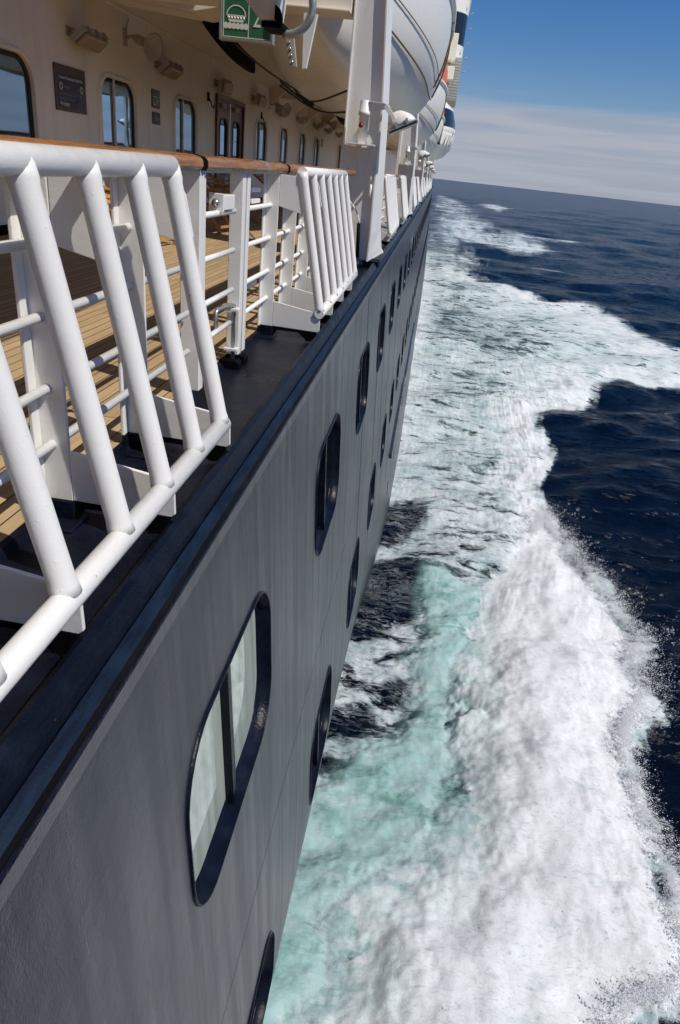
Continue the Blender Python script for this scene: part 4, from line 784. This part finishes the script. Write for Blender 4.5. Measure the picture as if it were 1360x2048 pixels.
# second posts pair: narrow intermediate stanchion posts
for i in range(0, 6):
    y = 18.9+11.7*i; m = MB(); m.box(-1.1, -1.04, y-.06, y+.06, -1.0, 1.7); m.box(-1.6, -.78, y-.2, y+.3, 1.62, 1.78)
    b = thing('portal_frame', (-1.07, y, -1), f'white portal frame before the {names[i]} big post' if i else 'white portal frame just before the second big post', 'post', 'white portal frames'); part(m, 'upright', 'white_paint', b, Vector((-1.07, y, -1)), .004)
def flood(y, label):
    O = Vector((-.9, y-.16, .24)); s = thing('floodlight', O, label, 'floodlight', 'floodlights on the posts'); yy = y-.16
    m = MB(); m.obox((-.90, yy, .248), (.155, 0, 0), (0, .13, 0), (0, 0, .008)); m.prism([(-.99, .24), (-.82, .24), (-.86, .05), (-.875, -.12), (-.90, -.12)], 'y', y-.022, y-.012); part(m, 'shelf', 'white_paint', s, O, .003)
    m = MB(); m.lathe((-.905, yy, .256), (0, 0, 1), [(.052, 0), (.052, .27), (.066, .27), (.066, .31), (.056, .315), (.056, .41), (.05, .415)], 20); part(m, 'column', 'white_paint', s, O)
    for sx_ in (-1, 1): m = MB(); m.add([(-.905+sx_*.05, yy-.004, .257), (-.905+sx_*.14, yy-.004, .257), (-.905+sx_*.05, yy-.004, .40), (-.905+sx_*.05, yy+.004, .257), (-.905+sx_*.14, yy+.004, .257), (-.905+sx_*.05, yy+.004, .40)], [(0, 1, 2), (3, 5, 4), (0, 3, 4, 1), (1, 4, 5, 2), (2, 5, 3, 0)]); part(m, 'column_fin', 'white_paint', s, O)
    m = MB(); m.lathe((-.925, yy-.050, .43), (0, -1, 0), [(.024, 0), (.024, .006)], 18); part(m, 'red_disc', 'red_paint', s, O)
    m = MB(); m.prism([(-.86, .665), (-.70, .66), (-.665, .635), (-.695, .60), (-.86, .575)], 'y', yy-.022, yy-.014); m.prism([(-.86, .667), (-.70, .664), (-.66, .64), (-.66, .632), (-.70, .656), (-.86, .659)], 'y', yy-.05, yy+.03); part(m, 'arm', 'white_paint', s, O)
    for dy in (-.10, .11): m = MB(); m.prism([(-.675, .655), (-.64, .63), (-.50, .47), (-.515, .455), (-.60, .43), (-.585, .47), (-.60, .53), (-.69, .61)], 'y', yy+dy-.006, yy+dy+.006); part(m, 'yoke', 'white_paint', s, O, .002)
    m = MB(); m.obox((-.655, yy+.005, .625), (.012, 0, -.012), (0, .105, 0), (.02, 0, .02)); part(m, 'yoke_bridge', 'white_paint', s, O)
    # housing: rounded shell tilted outboard
    u = Vector((.905, 0, .425)).normalized(); w = Vector((-u.z, 0, u.x)); c = Vector((-.475, yy+.005, .475)); n = 20; rings = []
    for h, sx_, sy_ in ((0, .155, .135), (.03, .152, .132), (.07, .135, .118), (.11, .10, .09), (.14, .06, .055), (.15, .02, .02)):
        rings.append([c+w*h+u*(sx_*math.copysign(abs(math.cos(q))**.7, math.cos(q))-h*.25)+Vector((0, sy_*math.copysign(abs(math.sin(q))**.7, math.sin(q)), 0)) for q in [2*math.pi*i/n for i in range(n)]])
    m = MB(); m.add([p for r_ in rings for p in r_], [(a*n+i, a*n+(i+1) % n, (a+1)*n+(i+1) % n, (a+1)*n+i) for a in range(len(rings)-1) for i in range(n)]+[tuple(range((len(rings)-1)*n, len(rings)*n)), tuple(range(n))], True); part(m, 'housing', 'boat_white', s, O)
    m = MB(); m.obox(c-w*.012, u*.168, (0, .145, 0), w*.011); part(m, 'rim', 'galvanised', s, O, .01)
    m = MB(); m.obox(c-w*.031, u*.155, (0, .132, 0), w*.007); part(m, 'lens', 'tender_navy', s, O, .005)
    for k_ in (-.6, .6): m = MB(); m.obox(c+u*.10*k_+Vector((0, -.143, 0))+w*.012, u*.012, (0, .008, 0), w*.03); part(m, 'clip', 'chrome', s, O)
    return s
f1 = flood(8.7, 'white floodlight on a bracket column on the nearest big post')
for i in range(1, 7): dup(f1, (0, 11.7*i, 0), f'small floodlight on the {names[i-1]} big post')

# ------------------------------------------------------------------ lifeboats
def lifeboat(y0, y1, label, xc=-1.68, hb=1.50, keel=0.90, tender=False):
    O = Vector((xc, (y0+y1)/2, keel)); s = thing('lifeboat', O, label, 'lifeboat', 'white lifeboats hanging along the side'); yc, hl = (y0+y1)/2, (y1-y0)/2
    nt, ns = 48, 26; vs = []; gun = 1.62
    def sec(t, a):      # a: 0 keel .. 1 gunwale ; returns half breadth, height
        bm_ = (max(0.0, 1-abs(t)**2.3)**.85 if t < 0 else max(0.0, 1-t**4.5)**.55); kz = .62*abs(t)**5; gz = gun+.22*t*t
        x = hb*bm_*(math.sin(min(1, a*1.02)*math.pi/2)**.66); z = kz+(gz-kz)*(1-math.cos(a*math.pi/2)**1.0)**1.05
        return x, z
    m = MB()
    for i in range(nt+1):
        t_ = -1+2*i/nt
        for j in range(-ns, ns+1):
            x, z = sec(t_, abs(j)/ns); vs.append((xc+math.copysign(x, j), yc+hl*t_, keel+z))
    w = 2*ns+1; m.add(vs, [(i*w+j, (i+1)*w+j, (i+1)*w+j+1, i*w+j+1) for i in range(nt) for j in range(w-1)], True); part(m, 'hull', 'boat_white', s, O)
    m = MB()            # fender rail round the gunwale
    for sg in (-1, 1): m.tube([(xc+sg*(sec(-1+2*i/40, 1)[0]+.015), yc+hl*(-1+2*i/40), keel+sec(-1+2*i/40, 1)[1]-.03) for i in range(41)], .05, 8)
    part(m, 'rubbing_band', 'boat_white', s, O)
    m = MB(); vs = []
    for i in range(nt+1):
        t_ = (-1+2*i/nt)*.96
        for j in range(-8, 9): x, z = sec(t_, 1); q = j/8*math.pi/2; vs.append((xc+x*.985*math.copysign(abs(math.sin(q))**.55, q), yc+hl*t_, keel+z+.02+1.15*max(0, (1-abs(t_)**5))**.6*abs(math.cos(q))**.55))
    m.add(vs, [(i*17+j, (i+1)*17+j, (i+1)*17+j+1, i*17+j+1) for i in range(nt) for j in range(16)], True); part(m, 'canopy', 'orange_canopy', s, O)
    m = MB(); m.prism([(yc+hl*(-.8+1.6*i/20), keel+.78*abs(-.8+1.6*i/20)**3.6-.05) for i in range(21)]+[(yc+hl*(.8-1.6*i/20), keel+.78*abs(.8-1.6*i/20)**3.6+.02) for i in range(21)], 'x', xc-.04, xc+.04); part(m, 'keel', 'boat_white', s, O)
    def on(t_, a, off=.012, sg=1): x, z = sec(t_, a); return (xc+sg*(x+off), yc+hl*t_, keel+z-off*.4)
    for a_, r_ in ((.62, .011), (.76, .007)): m = MB(); m.tube([on(-.93+1.86*i/40, a_-.10*math.sin(math.pi*i/40), .02) for i in range(41)], r_, 6); part(m, 'grab_line', 'rope', s, O)
    for t0 in (.05, .28, .5, .70): 
        m = MB(); m.tube([on(t0+.16*i/10, .98-.40*math.sin(math.pi*i/10), .03) for i in range(11)], .010, 6); part(m, 'rope_loop', 'rope', s, O)
    m = MB(); pts = [on(.60+.24*i/8, .70-.34*i/8, .03) for i in range(9)]; m.tube(pts, .020, 6)
    for p in pts[2:]: m.tube([Vector(p)+Vector((0, -.10, .03)), Vector(p)+Vector((0, .10, -.03))], .009, 5)
    part(m, 'skate', 'rope', s, O)
    m = MB(); p = Vector(on(.66, .74, .02)); m.obox(p, (.012, 0, .0), (0, .22, 0), (0.01, 0, .04)); part(m, 'name_plate', 'galvanised', s, O)
    return s
lb = ['nearest white lifeboat bottom overhead behind the camera', 'large white lifeboat hanging behind the nearest big post', 'second white lifeboat with orange canopy farther along', 'third white lifeboat, small, farther along the side']
b0 = lifeboat(8.8, 19.75, lb[1])
dup(b0, (0, -12.9, 0), lb[0]); dup(b0, (0, 11.7, 0), lb[2]); dup(b0, (0, 23.4, 0), lb[3])
# tender with wrap-round cabin windows
def tender(y0, y1):
    xc, hb, kz = -1.2, 1.75, .95; yc, hl = (y0+y1)/2, (y1-y0)/2; O = Vector((xc, yc, kz)); s = thing('tender_boat', O, 'white tender boat with dark wraparound windows and striped panel, far along', 'boat')
    def loft(name, mat, prof, inset=0):
        m = MB(); nt = 40; vs = []
        for i in range(nt+1):
            t_ = -1+2*i/nt; bm_ = max(0, 1-abs(t_)**4)**.5
            for x, z in prof: vs.append((xc+x*hb*max(bm_, .02), yc+hl*t_, kz+z+.5*abs(t_)**5*(1 if z < 1 else 0)))
        n = len(prof); m.add(vs, [(i*n+j, (i+1)*n+j, (i+1)*n+j+1, i*n+j+1) for i in range(nt) for j in range(n-1)], True); part(m, name, mat, s, O)
    half = [(0, 0), (.35, .08), (.7, .3), (.93, .75), (1.0, 1.2), (1.0, 1.5)]; loft('hull', 'boat_white', [(-x, z) for x, z in half[::-1]]+half[1:])
    for sg in (-1, 1):
        loft('belt', 'boat_white', [(sg*1.0, 1.5), (sg*1.02, 1.55), (sg*1.0, 1.75)]); loft('side_window', 'tender_navy', [(sg*1.0, 1.75), (sg*.97, 2.1), (sg*.86, 2.65)])
    loft('roof', 'boat_white', [(-.86, 2.65), (-.84, 2.75), (-.6, 3.05), (0, 3.2), (.6, 3.05), (.84, 2.75), (.86, 2.65)])
    m = MB(); yf = y0+.35
    m.box(xc+.55, xc+1.6, yf-.02, yf-.005, kz+.85, kz+1.55)
    m = MB()
    def q(ya, yb, za, zb, mat, nm, off):
        mm = MB(); 
        f_ = lambda y_, z_: (xc+hb*max(0.02, max(0, 1-abs((y_-yc)/hl)**4)**.5)*(float(np.interp(z_, [0, .3, .75, 1.2, 1.5], [0, .7, .93, 1, 1])))+off, y_, kz+z_)
        mm.add([f_(ya, za), f_(yb, za), f_(yb, zb), f_(ya, zb)], [(0, 1, 2, 3)]); part(mm, nm, mat, s, O)
    q(y0+.35, y0+2.2, .80, 1.48, 'tender_navy', 'striped_panel', .03)
    for k_ in range(4): q(y0+.5+.4*k_, y0+.68+.4*k_, .86, 1.42, 'boat_white', 'stripe', .05)
    m = MB(); m.tube([(xc, yc-hl*.7, kz+3.1), (xc, yc-hl*.7, kz+3.7)], .06, 8); part(m, 'mast', 'black_paint', s, O)
tender(44.5, 56.0)
# exterior stair and lift tower, far along
s = thing('side_tower', (-.2, 60, 4), 'tall white side tower with dark glass bands rising above the tender', 'tower'); O = Vector((-.2, 60, 4))
m = MB(); m.box(-3.2, .42, 60, 66, 5.3, 8.0); part(m, 'louvre_panel', 'louvre', s, O)
m = MB()
for i in range(14): m.box(-.9, .425, 59.985, 59.999, 5.4+i*.18, 5.43+i*.18)
part(m, 'louvre_slats', 'lamp_body', s, O)
for z0, z1, mt, nm in ((8.0, 8.9, 'boat_white', 'belt'), (8.9, 10.8, 'tender_navy', 'glass_band'), (10.8, 11.8, 'boat_white', 'belt'), (11.8, 13.4, 'tender_navy', 'glass_band'), (13.4, 16, 'boat_white', 'belt')):
    m = MB(); n = 24; e = .03 if mt == 'boat_white' else 0
    m.prism([(-1.6+(1.95+e)*math.cos(q), 62+(1.95+e)*math.sin(q)) for q in [2*math.pi*i/n for i in range(n)]], 'z', z0, z1); part(m, nm, mt, s, O, .03)
m = MB(); m.box(-2.2, -.1, 58.4, 59.9, 7.6, 9.2); m.box(-1.5, -.05, 58.2, 59.9, 6.4, 7.2); part(m, 'equipment_box', 'wall_paint', s, O, .03)
m = MB()
for i in range(9): m.tube([(.40, 61, 7.2+i*.9), (.62, 61, 7.25+i*.9)], .02, 6); m.lathe((.66, 61, 7.2+i*.9), (0, 0, 1), [(.05, 0), (.09, .05), (.05, .1)], 10)
part(m, 'side_lamps', 'lamp_body', s, O)
m = MB()
for x in (.25, .42): m.tube([(x, 61.6, 11), (x, 61.6, 17)], .03, 6)
for i in range(14): m.tube([(.25, 61.6, 11.2+i*.4), (.42, 61.6, 11.2+i*.4)], .02, 5)
part(m, 'ladder', 'boat_white', s, O)
# upper superstructure; the near block's unseen outboard overhang is added to shade the wall
m = MB(); m.box(-9, -1.6, 20, 112, 3.75, 16); tag(m.build('upper_decks', 'wall_paint'), 'white upper decks of the ship above the lifeboats', 'superstructure')
m = MB(); m.box(-9, -1.4, -6, 20, 3.75, 9); tag(m.build('bridge_deck_shade', 'wall_paint'), 'upper deck block above the nearest promenade, unseen overhang added to shade the wall', 'superstructure')
# davit head with pulley hoop, bolted hanger and cables
s = thing('pulley_arm', (-1.5, 6.5, 1), 'white tapered davit arm end with galvanised hoop beside the green sign', 'davit arm'); O = Vector((-1.5, 6.5, 1))
m = MB(); m.add([(-1.585, 6.45, .975), (-1.465, 6.45, .984), (-1.42, 6.45, 1.35), (-1.98, 6.45, 1.35), (-1.60, 6.75, .975), (-1.465, 6.75, .984), (-1.42, 6.75, 1.35), (-1.98, 6.75, 1.35)], [(0, 1, 2, 3), (4, 7, 6, 5), (0, 4, 5, 1), (1, 5, 6, 2), (2, 6, 7, 3), (3, 7, 4, 0)]); part(m, 'arm_end', 'white_paint', s, O, .006)
m = MB(); m.box(-1.575, -1.40, 6.44, 6.78, .935, .974); part(m, 'base_plate', 'black_paint', s, O, .006)
m = MB(); m.prism([(-1.462, .985), (-1.40, .93), (-1.40, 1.0), (-1.425, 1.06), (-1.462, 1.08)], 'y', 6.40, 6.44); part(m, 'lug', 'black_paint', s, O)
m = MB(); m.tube([(-1.40+.20*math.sin(q), 6.60, 1.12-.20*math.cos(q)) for q in [R(-8+i*8) for i in range(22)]], .032, 12); part(m, 'hoop', 'galvanised', s, O)
s = thing('bolted_hanger', (-1.55, 8.1, 1), 'white boat hanger plate with a row of steel bolts', 'bracket'); O = Vector((-1.55, 8.1, 1))
m = MB(); m.prism([(-1.56, 1.32), (-1.42, 1.32), (-1.50, .86), (-1.54, .85)], 'y', 8.1, 8.16); part(m, 'plate', 'white_paint', s, O, .003)
m = MB(); m.prism([(-1.72, 1.10), (-1.63, 1.10), (-1.585, .86), (-1.66, .86)], 'y', 8.05, 8.08); part(m, 'bolt_strip', 'lamp_body', s, O, .003)
for i in range(4): m = MB(); m.lathe((-1.675+.015*i, 8.05, 1.06-.055*i), (0, -1, 0), [(.014, 0), (.014, .02), (.008, .035)], 8); part(m, 'bolt', 'chrome', s, O)
for i, (pts, lb_) in enumerate((([(-2.64, 9.5, 1.19), (-2.5, 10.7, 1.06), (-2.28, 13.0, .98), (-1.9, 16, 1.10)], 'dark cable running under the lifeboat beside the green sign'), ([(-2.3, 10.6, .95), (-2.05, 10.9, .80), (-1.75, 10.5, .76), (-1.2, 9.2, .80)], 'dark cable sagging across to the nearest post'), ([(-2.3, 10.6, .90), (-2.0, 11.0, .74), (-1.7, 10.8, .66), (-1.2, 9.4, .60)], 'lower dark cable sagging to the nearest post'))):
    P_ = [Vector(p) for p in pts]; fine_ = []
    for k_ in range(len(P_)-1):
        p0, p1_, p2, p3 = P_[max(k_-1, 0)], P_[k_], P_[k_+1], P_[min(k_+2, len(P_)-1)]
        for u_ in [q/8 for q in range(8)]: fine_.append(.5*((2*p1_)+(p2-p0)*u_+(2*p0-5*p1_+4*p2-p3)*u_**2+(3*p1_-p0-3*p2+p3)*u_**3))
    fine_.append(P_[-1]); tag(MB().tube(fine_, .012, 6).build('cable', 'cable'), lb_, 'cable')

# ------------------------------------------------------------------ deck chairs
def deck_chair(x, y, rz, label):
    s = thing('deck_chair', (x, y, -1.0), label, 'deck chair', 'wooden deck chairs by the wall'); s.rotation_euler = (0, 0, rz)
    W = .27      # local: +X is the foot end (towards the sea)
    m = MB(); 
    for i in range(9): m.box(-.25+i*.083, -.25+i*.083+.06, -W+.03, W-.03, .315, .330)
    for sg in (-1, 1): m.box(-.28, .52, sg*W-.018, sg*W+.018, .285, .32)
    m.build('seat', 'chair_teak', s, .003)
    m = MB(); d = Vector((-.72, 0, .52)).normalized()
    for i in range(9): m.obox(Vector((-.25, 0, .33))+d*(.10+i*.083), d*.028, (0, W-.03, 0), Vector((d.z, 0, -d.x))*.008)
    for sg in (-1, 1): m.obox(Vector((-.25, sg*W, .31))+d*.42, d*.46, (0, .016, 0), Vector((d.z, 0, -d.x))*.02)
    m.build('backrest', 'chair_teak', s, .003)
    for sg in (-1, 1):
        m = MB(); m.tube([(-.42, sg*(W+.03), .50), (-.15, sg*(W+.03), .53), (.12, sg*(W+.03), .52), (.18, sg*(W+.03), .49)], .024, 8); m.build('armrest', 'chair_teak', s)
        m = MB(); m.obox((.30, sg*(W-.045), .16), (-.10, 0, .17), (0, .016, 0), (.018, 0, .010)); m.build('leg', 'chair_teak', s)
        m = MB(); m.obox((-.18, sg*(W-.045), .16), (.13, 0, .17), (0, .016, 0), (.018, 0, -.010)); m.build('leg', 'chair_teak', s)
        m = MB(); m.obox((.02, sg*(W+.012), .40), (-.06, 0, .13), (0, .012, 0), (.018, 0, .006)); m.build('arm_post', 'chair_teak', s)
    for q_ in ((.355, .385, .07, .10), (-.27, -.24, .10, .13)): MB().box(q_[0], q_[1], -W+.06, W-.06, q_[2], q_[3]).build('crossbar', 'chair_teak', s)
    return s
ch = deck_chair(-3.33, 8.05, R(-6), 'wooden deck chair nearest the camera, seen behind the tube guard')
for off, lb_ in (((0.05, 2.2, 0), 'wooden deck chair in front of the doors, seen beside the latch box'), ((-.05, 4.9, 0), 'wooden deck chair beyond the gate, third from the camera'), ((-.05, 9.0, 0), 'wooden deck chair farthest along the wall')): dup(ch, off, lb_)
